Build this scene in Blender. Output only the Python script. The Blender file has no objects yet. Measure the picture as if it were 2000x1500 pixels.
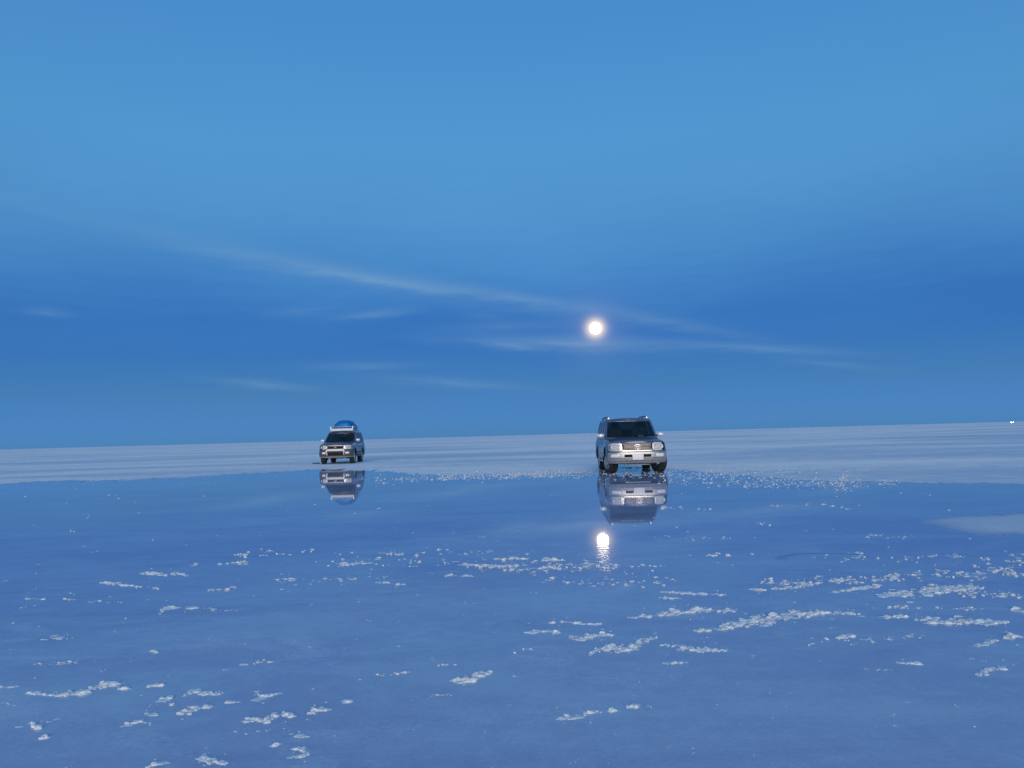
import bpy, bmesh, math, random
import numpy as np
from mathutils import Matrix, Vector, noise

# ------------------------------------------------------------------ camera, sky, sun, exposure
sc = bpy.context.scene
COL = sc.collection
FPX = 1511.0                      # focal length in pixels of the 2000 px wide photograph
CAM_H = 1.30
PITCH, ROLL = math.radians(3.804), math.radians(-1.575)

cam_data = bpy.data.cameras.new('camera')
cam_data.sensor_width = 36.0
cam_data.lens = FPX / 2000.0 * 36.0
cam_data.clip_start, cam_data.clip_end = 0.05, 200000.0
cam = bpy.data.objects.new('camera', cam_data)
COL.objects.link(cam)
CAM_M = (Matrix.Translation((0, 0, CAM_H)) @ Matrix.Rotation(math.pi / 2 + PITCH, 4, 'X')
         @ Matrix.Rotation(ROLL, 4, 'Z'))
cam.matrix_world = CAM_M
sc.camera = cam


def ray(px, py):
    return (CAM_M.to_3x3() @ Vector(((px - 1000) / FPX, -(py - 750) / FPX, -1))).normalized()


def ground(px, py, z=0.0):
    d = ray(px, py)
    t = (z - CAM_H) / d.z
    return Vector((d.x * t, d.y * t, z))


def azel(px, py):
    d = ray(px, py)
    return math.degrees(math.atan2(d.x, d.y)), math.degrees(math.asin(d.z))


sc.view_settings.view_transform = 'Standard'
sc.view_settings.look = 'None'
sc.view_settings.gamma = 1.0
sc.view_settings.exposure = 1.3
sc.view_settings.use_curve_mapping = False
sc.render.engine = 'CYCLES'
sc.cycles.max_bounces = 6
sc.cycles.diffuse_bounces = 2
sc.cycles.glossy_bounces = 3
sc.cycles.transmission_bounces = 3
sc.cycles.transparent_max_bounces = 8
sc.cycles.caustics_reflective = False
sc.cycles.caustics_refractive = False

SUN_EL = math.radians(2.0)
world = bpy.data.worlds.new('World')
sc.world = world
world.use_nodes = True
WT = world.node_tree


class NT:
    """small node-tree helper"""
    def __init__(s, tree):
        s.t = tree

    def new(s, kind, **kw):
        n = s.t.nodes.new(kind)
        for k, v in kw.items():
            setattr(n, k, v)
        return n

    def link(s, a, b):
        s.t.links.new(a, b)

    def put(s, sock, v):
        if isinstance(v, bpy.types.NodeSocket):
            s.link(v, sock)
        else:
            sock.default_value = v

    def math(s, op, a, b=None, c=None, clamp=False):
        n = s.new('ShaderNodeMath', operation=op, use_clamp=clamp)
        for i, v in enumerate((a, b, c)):
            if v is not None:
                s.put(n.inputs[i], v)
        return n.outputs[0]

    def vmath(s, op, a, b=None, out=0):
        n = s.new('ShaderNodeVectorMath', operation=op)
        s.put(n.inputs[0], a)
        if b is not None:
            s.put(n.inputs[1], b)
        return n.outputs[out]

    def sstep(s, v, a, b, to0=0.0, to1=1.0):
        n = s.new('ShaderNodeMapRange', interpolation_type='SMOOTHSTEP')
        s.put(n.inputs[0], v)
        for i, x in enumerate((a, b, to0, to1)):
            n.inputs[i + 1].default_value = x
        return n.outputs[0]

    def noise(s, vec, scale, detail=3.0, rough=0.55, dist=0.0):
        n = s.new('ShaderNodeTexNoise')
        s.put(n.inputs['Vector'], vec)
        n.inputs['Scale'].default_value = scale
        n.inputs['Detail'].default_value = detail
        n.inputs['Roughness'].default_value = rough
        n.inputs['Distortion'].default_value = dist
        return n.outputs[0]

    def mix(s, f, a, b, blend='MIX'):
        n = s.new('ShaderNodeMix', data_type='RGBA', blend_type=blend)
        n.clamp_factor = True
        s.put(n.inputs[0], f)
        for i, v in ((6, a), (7, b)):
            if isinstance(v, tuple) and len(v) == 3:
                v = v + (1.0,)
            s.put(n.inputs[i], v)
        return n.outputs[2]

    def xyz(s, v):
        n = s.new('ShaderNodeSeparateXYZ')
        s.put(n.inputs[0], v)
        return n.outputs

    def vec(s, x, y, z=0.0):
        n = s.new('ShaderNodeCombineXYZ')
        for i, v in enumerate((x, y, z)):
            s.put(n.inputs[i], v)
        return n.outputs[0]


MOON_PX = (1163, 641)


def build_world():
    w = NT(WT)
    bg = WT.nodes['Background']
    sky = w.new('ShaderNodeTexSky', sky_type='NISHITA')
    sky.sun_disc = False
    sky.sun_elevation = SUN_EL
    sky.sun_rotation = math.pi           # the set sun is behind the camera, opposite the moon
    sky.altitude = 3650
    sky.air_density, sky.dust_density, sky.ozone_density = 1.0, 0.5, 3.0
    tc = w.new('ShaderNodeTexCoord')
    d = w.vmath('NORMALIZE', tc.outputs['Generated'])
    x, y, z = w.xyz(d)
    el = w.math('MULTIPLY', w.math('ARCSINE', z), 180 / math.pi)
    az = w.math('MULTIPLY', w.math('ARCTAN2', x, y), 180 / math.pi)
    # the Earth's shadow and the brighter arch above it, seen only on the side away from the sun
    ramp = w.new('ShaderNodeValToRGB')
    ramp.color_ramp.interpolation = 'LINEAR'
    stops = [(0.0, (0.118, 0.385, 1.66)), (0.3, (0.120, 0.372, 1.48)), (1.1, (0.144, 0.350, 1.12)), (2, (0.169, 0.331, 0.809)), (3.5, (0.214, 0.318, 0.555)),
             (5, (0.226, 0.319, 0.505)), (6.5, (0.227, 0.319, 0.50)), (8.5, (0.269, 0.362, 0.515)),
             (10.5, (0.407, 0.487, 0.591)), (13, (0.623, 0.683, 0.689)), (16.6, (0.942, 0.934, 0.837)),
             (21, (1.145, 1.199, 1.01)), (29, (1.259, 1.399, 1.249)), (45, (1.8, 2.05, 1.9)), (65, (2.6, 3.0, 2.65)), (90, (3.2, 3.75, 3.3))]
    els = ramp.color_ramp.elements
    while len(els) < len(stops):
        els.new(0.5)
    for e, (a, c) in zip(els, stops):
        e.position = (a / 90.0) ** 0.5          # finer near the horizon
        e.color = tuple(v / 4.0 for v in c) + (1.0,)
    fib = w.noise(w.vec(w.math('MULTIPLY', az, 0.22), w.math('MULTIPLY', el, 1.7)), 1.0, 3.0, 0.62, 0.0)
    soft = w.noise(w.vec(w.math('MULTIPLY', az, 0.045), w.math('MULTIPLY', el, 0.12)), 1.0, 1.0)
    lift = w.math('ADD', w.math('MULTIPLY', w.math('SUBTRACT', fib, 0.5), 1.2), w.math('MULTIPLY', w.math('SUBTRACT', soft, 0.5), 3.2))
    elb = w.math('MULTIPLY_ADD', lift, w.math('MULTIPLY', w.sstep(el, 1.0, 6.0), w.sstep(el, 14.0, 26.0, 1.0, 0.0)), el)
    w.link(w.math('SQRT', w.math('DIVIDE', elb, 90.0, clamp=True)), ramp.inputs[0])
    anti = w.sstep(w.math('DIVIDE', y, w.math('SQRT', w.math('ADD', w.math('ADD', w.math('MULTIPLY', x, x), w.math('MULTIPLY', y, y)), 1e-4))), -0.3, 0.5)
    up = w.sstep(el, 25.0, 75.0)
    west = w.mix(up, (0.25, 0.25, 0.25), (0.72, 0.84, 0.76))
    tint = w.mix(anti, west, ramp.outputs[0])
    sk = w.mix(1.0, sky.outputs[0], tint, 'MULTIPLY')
    xx = w.math('MULTIPLY', x, x)
    fan = w.math('MULTIPLY_ADD', w.math('DIVIDE', xx, w.math('ADD', w.math('MULTIPLY_ADD', y, y, xx), 1e-4)), 0.34, 1.0)
    sk = w.vmath('MULTIPLY', sk, w.vec(fan, fan, fan))
    sk = w.vmath('MULTIPLY', sk, (4.0, 4.0, 4.0))
    # thin cirrus streaks lying across the eastern sky
    P = w.vec(az, w.math('ADD', el, w.math('MULTIPLY', w.math('SUBTRACT', fib, 0.5), 0.7)), 0.0)

    def streak(p0, p1, width, strength):
        """a long soft wisp between two bearings of the sky"""
        a, b = Vector(azel(*p0)), Vector(azel(*p1))
        dv = b - a
        mp = w.new('ShaderNodeMapping', vector_type='TEXTURE')
        w.link(P, mp.inputs['Vector'])
        mp.inputs['Location'].default_value = ((a.x + b.x) / 2, (a.y + b.y) / 2, 0)
        mp.inputs['Rotation'].default_value = (0, 0, math.atan2(dv.y, dv.x))
        mp.inputs['Scale'].default_value = (dv.length * 0.78, width * 2.6, 1)
        g = w.new('ShaderNodeTexGradient', gradient_type='QUADRATIC_SPHERE')
        w.link(mp.outputs[0], g.inputs[0])
        return g.outputs['Fac'], strength * 1.5

    S = [streak((100, 410), (1260, 618), 0.55, 0.32), streak((420, 490), (1060, 590), 0.30, 0.13),
         streak((620, 628), (830, 600), 0.28, 0.24), streak((500, 612), (660, 604), 0.22, 0.15),
         streak((30, 604), (150, 614), 0.25, 0.17), streak((380, 738), (640, 762), 0.22, 0.26),
         streak((560, 716), (860, 712), 0.25, 0.18), streak((700, 735), (1080, 760), 0.30, 0.24),
         streak((840, 660), (1380, 676), 0.42, 0.40), streak((930, 668), (1060, 682), 0.18, 0.26),
         streak((1180, 610), (1400, 640), 0.32, 0.18), streak((1260, 666), (1720, 692), 0.26, 0.27),
         streak((1500, 700), (1760, 722), 0.20, 0.16), streak((820, 548), (1240, 612), 0.30, 0.17),
         streak((840, 640), (1130, 632), 0.30, 0.16), streak((880, 612), (1010, 622), 0.22, 0.12), streak((1250, 628), (1560, 668), 0.30, 0.13)]
    tot = 0.0
    for fac, st in S:
        tot = w.math('MULTIPLY_ADD', fac, st, tot)
    tot = w.math('MULTIPLY', tot, w.sstep(fib, 0.28, 0.62, 0.68, 1.0), clamp=True)
    k = 0.15 * 2 ** 1.3
    cloud = tuple(c / k for c in (0.195, 0.375, 0.60))
    sk = w.mix(tot, sk, cloud)
    # aureole of the moon in the thin cloud
    m = ray(*MOON_PX)
    ang = w.math('MULTIPLY', w.math('ARCCOSINE', w.math('MINIMUM', w.vmath('DOT_PRODUCT', d, tuple(m), out=1), 0.9999999)), 180 / math.pi)
    g1 = w.math('EXPONENT', w.math('MULTIPLY', w.math('POWER', w.math('DIVIDE', ang, 0.60), 2.0), -1.0))
    g2 = w.math('EXPONENT', w.math('MULTIPLY', w.math('DIVIDE', ang, 1.1), -1.0))
    sk = w.vmath('ADD', sk, w.vmath('MULTIPLY', w.vec(g1, g1, g1), (3.9, 2.7, 1.0)))
    sk = w.vmath('ADD', sk, w.vmath('MULTIPLY', w.vec(g2, g2, g2), (0.42, 0.27, 0.16)))
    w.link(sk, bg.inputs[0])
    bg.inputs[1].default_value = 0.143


build_world()

sun_data = bpy.data.lights.new('sun', 'SUN')
sun_data.energy = 0.88
sun_data.angle = math.radians(35)         # afterglow low in the west, behind the camera
sun_data.color = (1.0, 0.82, 0.66)
sun = bpy.data.objects.new('sun', sun_data)
COL.objects.link(sun)
sun.rotation_euler = (math.pi / 2 - math.radians(15), 0, 0)   # light travels towards +Y


# ------------------------------------------------------------------ helpers
def tag(o, label=None, cat=None, group=None, kind=None):
    if label:
        o['label'] = label
    if cat:
        o['category'] = cat
    if group:
        o['group'] = group
    if kind:
        o['kind'] = kind
    return o


def obj(name, mesh, mat=None, parent=None):
    o = bpy.data.objects.new(name, mesh)
    COL.objects.link(o)
    if mat is not None and not mesh.materials:
        mesh.materials.append(mat)
    if parent is not None:
        o.parent = parent
    return o


def empty(name, loc, rz=0.0):
    o = bpy.data.objects.new(name, None)
    o.empty_display_size = 0.3
    COL.objects.link(o)
    o.location = loc
    o.rotation_euler = (0, 0, rz)
    return o


def to_mesh(bm, smooth=None, name='mesh'):
    bmesh.ops.recalc_face_normals(bm, faces=bm.faces)
    me = bpy.data.meshes.new(name)
    bm.to_mesh(me)
    bm.free()
    if smooth is not None:
        me.shade_smooth()
        me.set_sharp_from_angle(angle=math.radians(smooth))
    return me


def bevel_all(bm, w, seg=2, ang=25):
    es = [e for e in bm.edges if len(e.link_faces) == 2 and e.calc_face_angle(0) > math.radians(ang)]
    if es and w > 0:
        bmesh.ops.bevel(bm, geom=es, offset=w, segments=seg, profile=0.6, affect='EDGES', clamp_overlap=True)


def bm_box(bm, c, s, rot=None):
    r = bmesh.ops.create_cube(bm, size=1.0)
    M = Matrix.Translation(c) @ (rot if rot else Matrix()) @ Matrix.Diagonal((s[0], s[1], s[2], 1))
    bmesh.ops.transform(bm, matrix=M, verts=r['verts'])
    return r['verts']


def box_mesh(c, s, bev=0.01, rot=None, seg=2):
    bm = bmesh.new()
    bm_box(bm, c, s, rot)
    bevel_all(bm, bev, seg)
    return to_mesh(bm, 35)


def bm_tube(bm, pts, r, n=10, caps=True):
    pts = [Vector(p) for p in pts]
    rings = []
    for i, p in enumerate(pts):
        a = pts[max(i - 1, 0)]
        b = pts[min(i + 1, len(pts) - 1)]
        t = (b - a).normalized()
        up = Vector((0, 0, 1)) if abs(t.z) < 0.95 else Vector((1, 0, 0))
        u = t.cross(up).normalized()
        v = u.cross(t).normalized()
        rr = r[i] if isinstance(r, (list, tuple)) else r
        rings.append([bm.verts.new(p + (u * math.cos(k * 2 * math.pi / n) + v * math.sin(k * 2 * math.pi / n)) * rr) for k in range(n)])
    for A, B in zip(rings, rings[1:]):
        for k in range(n):
            bm.faces.new((A[k], A[(k + 1) % n], B[(k + 1) % n], B[k]))
    if caps:
        bm.faces.new(rings[0][::-1])
        bm.faces.new(rings[-1])


def tube_mesh(pts, r, n=10):
    bm = bmesh.new()
    bm_tube(bm, pts, r, n)
    return to_mesh(bm, 40)


def bm_lathe(bm, prof, n, axis='X', close=True):
    """prof: list of (axial, radius); spins round the axis through the origin"""
    rings = []
    for a, r in prof:
        ring = []
        for k in range(n):
            t = 2 * math.pi * k / n
            c, s = math.cos(t) * r, math.sin(t) * r
            ring.append(bm.verts.new((a, c, s) if axis == 'X' else (c, a, s) if axis == 'Y' else (c, s, a)))
        rings.append(ring)
    for A, B in zip(rings, rings[1:]):
        for k in range(n):
            bm.faces.new((A[k], A[(k + 1) % n], B[(k + 1) % n], B[k]))
    if close:
        for R in (rings[0], rings[-1]):
            bm.faces.new(R)


def lathe_mesh(prof, n=32, axis='X', smooth=40, close=True):
    bm = bmesh.new()
    bm_lathe(bm, prof, n, axis, close)
    return to_mesh(bm, smooth)


# ------------------------------------------------------------------ materials
def mat(name, base=(0.5, 0.5, 0.5), rough=0.5, metal=0.0, coat=0.0, spec=0.5, emit=None, estr=0.0, ior=1.45):
    m = bpy.data.materials.new(name)
    m.use_nodes = True
    b = m.node_tree.nodes['Principled BSDF']
    b.inputs['Base Color'].default_value = (*base, 1)
    b.inputs['Roughness'].default_value = rough
    b.inputs['Metallic'].default_value = metal
    b.inputs['Coat Weight'].default_value = coat
    b.inputs['Coat Roughness'].default_value = 0.06
    b.inputs['Specular IOR Level'].default_value = spec
    b.inputs['IOR'].default_value = ior
    if emit:
        b.inputs['Emission Color'].default_value = (*emit, 1)
        b.inputs['Emission Strength'].default_value = estr
    return m, NT(m.node_tree), b


def dusty_paint(name, base, metal=0.35, dust=(0.42, 0.41, 0.40), top=0.75):
    """car paint with salt dust that thickens towards the sills"""
    m, t, b = mat(name, base, 0.34, metal, 0.6)
    geo = t.new('ShaderNodeTexCoord').outputs['Object']
    z = t.xyz(geo)[2]
    n = t.noise(geo, 9.0, 5.0, 0.65)
    n2 = t.noise(geo, 60.0, 2.0, 0.6)
    f = t.math('ADD', t.sstep(z, 0.3, top, 0.62, 0.06), t.math('MULTIPLY', t.math('SUBTRACT', n, 0.45), 0.35))
    f = t.math('MULTIPLY', f, t.math('ADD', 0.6, t.math('MULTIPLY', n2, 0.5)), clamp=True)
    t.link(t.mix(f, base, dust), b.inputs['Base Color'])
    t.link(t.math('ADD', 0.30, t.math('MULTIPLY', f, 0.5)), b.inputs['Roughness'])
    t.link(t.math('MULTIPLY', t.math('SUBTRACT', 1.0, f), metal), b.inputs['Metallic'])
    t.link(t.math('MULTIPLY', t.math('SUBTRACT', 1.0, f), 0.6), b.inputs['Coat Weight'])
    return m


def worn(name, base, rough, metal, amp=0.15, scale=14.0, spec=0.5):
    m, t, b = mat(name, base, rough, metal, 0.0, spec)
    geo = t.new('ShaderNodeTexCoord').outputs['Object']
    n = t.noise(geo, scale, 4.0, 0.6)
    f = t.sstep(n, 0.35, 0.7)
    dark = tuple(c * (1 - amp) for c in base)
    lite = tuple(min(1, c * (1 + amp) + 0.01) for c in base)
    t.link(t.mix(f, dark, lite), b.inputs['Base Color'])
    t.link(t.math('ADD', rough - 0.04, t.math('MULTIPLY', n, 0.12)), b.inputs['Roughness'])
    return m


def glass(name, tint, tr=0.5):
    m = bpy.data.materials.new(name)
    m.use_nodes = True
    t = NT(m.node_tree)
    m.node_tree.nodes.clear()
    out = t.new('ShaderNodeOutputMaterial')
    fr = t.new('ShaderNodeFresnel')
    fr.inputs[0].default_value = 1.5
    tr_ = t.new('ShaderNodeBsdfTransparent')
    tr_.inputs[0].default_value = (*tint, 1)
    gl = t.new('ShaderNodeBsdfGlossy')
    gl.inputs['Roughness'].default_value = 0.03
    mx = t.new('ShaderNodeMixShader')
    t.link(fr.outputs[0], mx.inputs[0])
    t.link(tr_.outputs[0], mx.inputs[1])
    t.link(gl.outputs[0], mx.inputs[2])
    t.link(mx.outputs[0], out.inputs[0])
    return m


M = {}
M['paint_a'] = dusty_paint('paint slate blue grey', (0.058, 0.068, 0.125), 0.30)
M['paint_b'] = dusty_paint('paint dark blue grey', (0.040, 0.048, 0.090), 0.30)
M['silver'] = worn('silver bumper paint', (0.37, 0.365, 0.35), 0.36, 0.5)
M['chrome'] = worn('chrome', (0.62, 0.61, 0.60), 0.24, 1.0, 0.05)
M['grille'] = worn('grey grille plastic', (0.26, 0.25, 0.23), 0.38, 0.5)
M['cladding'] = worn('grey cladding', (0.07, 0.07, 0.075), 0.6, 0.0)
M['black'] = worn('black plastic', (0.012, 0.012, 0.014), 0.6, 0.0, spec=0.12)
M['under'] = worn('underbody', (0.02, 0.02, 0.022), 0.8, 0.0)
M['tyre'] = worn('tyre rubber', (0.022, 0.022, 0.023), 0.75, 0.0, 0.3, 20)
M['alloy'] = worn('alloy wheel', (0.55, 0.55, 0.55), 0.3, 0.85)
M['lamp'] = worn('lamp reflector', (0.80, 0.80, 0.78), 0.25, 0.15, 0.05, 30)
M['lens'] = glass('lamp lens', (0.97, 0.97, 0.97))
M['amber'] = worn('amber lens', (0.75, 0.35, 0.16), 0.2, 0.0)
M['red'] = worn('red lens', (0.45, 0.02, 0.02), 0.2, 0.0)
M['plate'] = worn('plate', (0.74, 0.74, 0.72), 0.45, 0.0, 0.04, 40)
M['screen'] = glass('windscreen glass', (0.38, 0.48, 0.45))
M['sideglass'] = glass('tinted side glass', (0.09, 0.11, 0.12))
M['trim'] = worn('cabin trim', (0.035, 0.036, 0.036), 0.8, 0.0)
M['seat'] = worn('seat cloth', (0.05, 0.055, 0.052), 0.9, 0.0)
M['mirror_glass'] = worn('mirror face', (0.8, 0.82, 0.82), 0.05, 1.0, 0.02)
M['white'] = worn('white painted metal', (0.64, 0.64, 0.61), 0.4, 0.0, 0.06)
M['greymetal'] = worn('grey rack metal', (0.35, 0.38, 0.40), 0.4, 0.4)
M['pearl'] = worn('mirror shell', (0.72, 0.73, 0.76), 0.3, 0.25)
M['paper'] = worn('paper', (0.7, 0.7, 0.66), 0.8, 0.0, 0.05)


def tarp_mat():
    m, t, b = mat('blue tarp', (0.004, 0.17, 0.60), 0.42, 0.0, 0.0)
    geo = t.new('ShaderNodeTexCoord').outputs['Object']
    n = t.noise(geo, 3.0, 4.0, 0.6)
    t.link(t.mix(t.sstep(n, 0.3, 0.7), (0.002, 0.12, 0.36), (0.004, 0.19, 0.50)), b.inputs['Base Color'])
    bp = t.new('ShaderNodeBump')
    bp.inputs['Strength'].default_value = 0.8
    bp.inputs['Distance'].default_value = 0.06
    t.link(t.noise(geo, 7.0, 4.0, 0.6, 1.0), bp.inputs['Height'])
    t.link(bp.outputs[0], b.inputs['Normal'])
    return m


def salt_crust_mat():
    m, t, b = mat('salt crystals', (0.82, 0.81, 0.77), 0.6, 0.0)
    geo = t.new('ShaderNodeTexCoord').outputs['Object']
    n = t.noise(geo, 16.0, 4.0, 0.6)
    n2 = t.noise(geo, 140.0, 2.0, 0.5)
    c = t.mix(t.sstep(n, 0.3, 0.75), (0.50, 0.56, 0.57), (0.80, 0.83, 0.79))
    t.link(c, b.inputs['Base Color'])
    t.link(t.math('ADD', 0.35, t.math('MULTIPLY', n2, 0.5)), b.inputs['Roughness'])
    bp = t.new('ShaderNodeBump')
    bp.inputs['Strength'].default_value = 0.6
    bp.inputs['Distance'].default_value = 0.004
    t.link(n2, bp.inputs['Height'])
    t.link(bp.outputs[0], b.inputs['Normal'])
    return m


def salt_flat_mat(name='salt flat', wet=0.42, rim=False):
    """damp salt pan: pale crust with darker, glossier wet sheets"""
    m, t, b = mat(name, (0.6, 0.6, 0.6), 0.6, 0.0, ior=1.33)
    geo = t.new('ShaderNodeTexCoord').outputs['Object']
    x, y, z = t.xyz(geo)
    g = t.vec(t.math('MULTIPLY', x, 0.35), y, 0.0)
    n1 = t.noise(g, 0.10, 5.0, 0.6, 0.5)
    n2 = t.noise(g, 0.028, 4.0, 0.55)
    n3 = t.noise(geo, 1.3, 5.0, 0.65)
    far = t.noise(t.vec(t.math('MULTIPLY', x, 0.004), t.math('MULTIPLY', y, 0.02), 3.0), 0.6, 4.0, 0.6)
    f = t.math('ADD', t.math('MULTIPLY', n1, 0.45), t.math('ADD', t.math('MULTIPLY', n2, 0.25), t.math('ADD', t.math('MULTIPLY', n3, 0.2), t.math('MULTIPLY', far, 0.25))))
    w = t.sstep(f, wet + 0.06, wet + 0.21)
    col = t.mix(w, (0.60, 0.60, 0.60), (0.89, 0.85, 0.77))
    if rim:
        dz = t.sstep(t.math('ADD', z, t.math('MULTIPLY', t.math('SUBTRACT', n3, 0.5), 0.008)), -0.001, 0.0075)
        col = t.mix(dz, (0.33, 0.38, 0.50), col)
        w = t.math('MULTIPLY', w, dz)
    t.link(col, b.inputs['Base Color'])
    t.link(t.sstep(w, 0.0, 1.0, 0.34, 0.72), b.inputs['Roughness'])
    bp = t.new('ShaderNodeBump')
    bp.inputs['Strength'].default_value = 0.35
    bp.inputs['Distance'].default_value = 0.02
    t.link(t.noise(geo, 9.0, 5.0, 0.65), bp.inputs['Height'])
    t.link(bp.outputs[0], b.inputs['Normal'])
    return m


def water_mat():
    """a few centimetres of still water over the pale salt bed"""
    m, t, b = mat('shallow water over salt', (0.25, 0.28, 0.36), 0.03, 0.0, ior=1.333)
    geo = t.new('ShaderNodeTexCoord').outputs['Object']
    x, y, z = t.xyz(geo)
    g = t.vec(t.math('MULTIPLY', x, 0.45), y, 0.0)
    n1 = t.noise(g, 0.75, 5.0, 0.62, 0.6)
    n2 = t.noise(geo, 5.0, 5.0, 0.68, 0.4)
    n3 = t.noise(geo, 38.0, 3.0, 0.6)
    n4 = t.noise(g, 0.22, 3.0, 0.5)
    f = t.math('ADD', t.math('MULTIPLY', n1, 0.5), t.math('ADD', t.math('MULTIPLY', n2, 0.22), t.math('MULTIPLY', n3, 0.16)))
    f = t.math('ADD', f, t.math('MULTIPLY', n4, 0.2))
    col = t.mix(t.sstep(f, 0.40, 0.68), (0.28, 0.315, 0.475), (0.395, 0.485, 0.58))
    film = t.sstep(t.math('ADD', t.noise(t.vec(t.math('MULTIPLY', x, 0.6), y, 5.0), 1.5, 4.0, 0.7, 0.8), t.math('MULTIPLY', t.math('SUBTRACT', n3, 0.5), 0.25)), 0.54, 0.74)
    col = t.mix(t.math('MULTIPLY', film, 0.38), col, (0.56, 0.62, 0.68))
    # a faint dark arc scraped into the bed, right of the reflected moon
    c = ground(1610, 1090)
    rx = t.math('DIVIDE', t.math('SUBTRACT', x, c.x), 0.42)
    ry = t.math('DIVIDE', t.math('SUBTRACT', y, c.y), 0.30)
    rr = t.math('SQRT', t.math('ADD', t.math('MULTIPLY', rx, rx), t.math('MULTIPLY', ry, ry)))
    arc = t.math('MULTIPLY', t.sstep(t.math('ABSOLUTE', t.math('SUBTRACT', rr, 1.0)), 0.04, 0.22, 1.0, 0.0), t.sstep(t.math('ADD', ry, t.math('MULTIPLY', n2, 0.8)), 0.1, 0.6))
    col = t.mix(t.math('MULTIPLY', arc, 0.45), col, (0.09, 0.11, 0.18))
    t.link(col, b.inputs['Base Color'])
    # ripples: calm, only slightly stirred around the crusts
    bp = t.new('ShaderNodeBump')
    t.link(t.sstep(y, 7.2, 10.0, 0.40, 0.03), bp.inputs['Strength'])
    bp.inputs['Distance'].default_value = 0.004
    rip = t.noise(t.vec(x, t.math('MULTIPLY', y, 1.6), 0.0), 7.0, 3.0, 0.55)
    t.link(rip, bp.inputs['Height'])
    t.link(bp.outputs[0], b.inputs['Normal'])
    t.link(t.math('ADD', 0.010, t.math('MULTIPLY', t.sstep(n1, 0.5, 0.75), 0.02)), b.inputs['Roughness'])
    return m


M['tarp'] = tarp_mat()
M['crust'] = salt_crust_mat()
M['salt'] = salt_flat_mat()
M['water'] = water_mat()

# ------------------------------------------------------------------ the setting
rnd = random.Random(7)


def disc(name, rings, z, m):
    bm = bmesh.new()
    c = bm.verts.new((0, 0, z))
    prev = None
    n = 96
    for r in rings:
        cur = [bm.verts.new((r * math.cos(2 * math.pi * k / n), r * math.sin(2 * math.pi * k / n), z)) for k in range(n)]
        for k in range(n):
            if prev is None:
                bm.faces.new((c, cur[k], cur[(k + 1) % n]))
            else:
                bm.faces.new((prev[k], cur[k], cur[(k + 1) % n], prev[(k + 1) % n]))
        prev = cur
    return obj(name, to_mesh(bm), m)


salt_flat = tag(disc('salt_flat', [60, 300, 1500, 8000, 36000], -0.004, M['salt']), kind='structure')

SHORE = [(-260, 950), (0, 945), (130, 942), (260, 936), (420, 927), (560, 921), (640, 917), (760, 921), (850, 927),
         (1000, 927), (1150, 921), (1240, 915), (1330, 918), (1450, 930), (1600, 938), (1750, 941), (2000, 945), (2300, 949)]


def lerp_line(pts, n):
    out = []
    ls = [0.0]
    for a, b in zip(pts, pts[1:]):
        ls.append(ls[-1] + math.dist(a, b))
    for i in range(n + 1):
        s = ls[-1] * i / n
        k = max(j for j in range(len(ls)) if ls[j] <= s + 1e-9)
        k = min(k, len(pts) - 2)
        f = (s - ls[k]) / (ls[k + 1] - ls[k])
        out.append(tuple(pts[k][q] + (pts[k + 1][q] - pts[k][q]) * f for q in range(len(pts[0]))))
    return out


def make_water():
    pts = []
    for px, py in lerp_line(SHORE, 2400):
        p = ground(px, py)
        k = 0.0
        for o, a in ((0.25, 1.5), (0.9, 1.0), (3.0, 1.2), (9.0, 0.9), (24.0, 0.6)):
            k += noise.noise(Vector((p.x * o, 3.3 * o, o * 7))) * a
        k *= (p.y / 28.0) ** 2
        pts.append((p.x, p.y + k, 0.0))
    pts = [(-60, -45, 0), (-60, pts[0][1] - 3, 0)] + pts + [(60, pts[-1][1] - 2, 0), (60, -45, 0)]
    bm = bmesh.new()
    f = bm.faces.new([bm.verts.new(p) for p in pts])
    bmesh.ops.triangulate(bm, faces=[f])
    me = to_mesh(bm)
    o = obj('water', me, M['water'])
    return tag(o, kind='structure')


water = make_water()


def make_bank():
    """the thin bare sheet of salt that breaks the water at the right"""
    out = [(1800, 1022), (1850, 1010), (1930, 1006), (2060, 1003), (2200, 1002), (2200, 1036), (2060, 1044), (1960, 1043), (1930, 1046), (1880, 1036), (1840, 1027)]
    pts = []
    for px, py in lerp_line(out + [out[0]], 420)[:-1]:
        p = ground(px, py)
        q = Vector((p.x * 2.2, p.y * 2.2, 1.0))
        pts.append(Vector((p.x + noise.noise(q) * 0.12 + noise.noise(q * 4) * 0.05, p.y + noise.noise(q + Vector((9, 0, 0))) * 0.25 + noise.noise(q * 5) * 0.16 + noise.noise(q * 14) * 0.10, 0)))
    bm = bmesh.new()
    c = sum(pts, Vector()) / len(pts)
    rings = []
    for s, z in ((1.08, -0.001), (0.95, 0.002), (0.8, 0.005), (0.4, 0.007)):
        rings.append([bm.verts.new((c.x + (p.x - c.x) * s, c.y + (p.y - c.y) * s, z)) for p in pts])
    cv = bm.verts.new((c.x, c.y, 0.008))
    n = len(pts)
    for A, B in zip(rings, rings[1:]):
        for k in range(n):
            bm.faces.new((A[k], A[(k + 1) % n], B[(k + 1) % n], B[k]))
    for k in range(n):
        bm.faces.new((rings[-1][k], rings[-1][(k + 1) % n], cv))
    return tag(obj('salt_bank', to_mesh(bm, 60), salt_flat_mat('salt bank', 0.50, True)), kind='structure')


make_bank()


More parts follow.
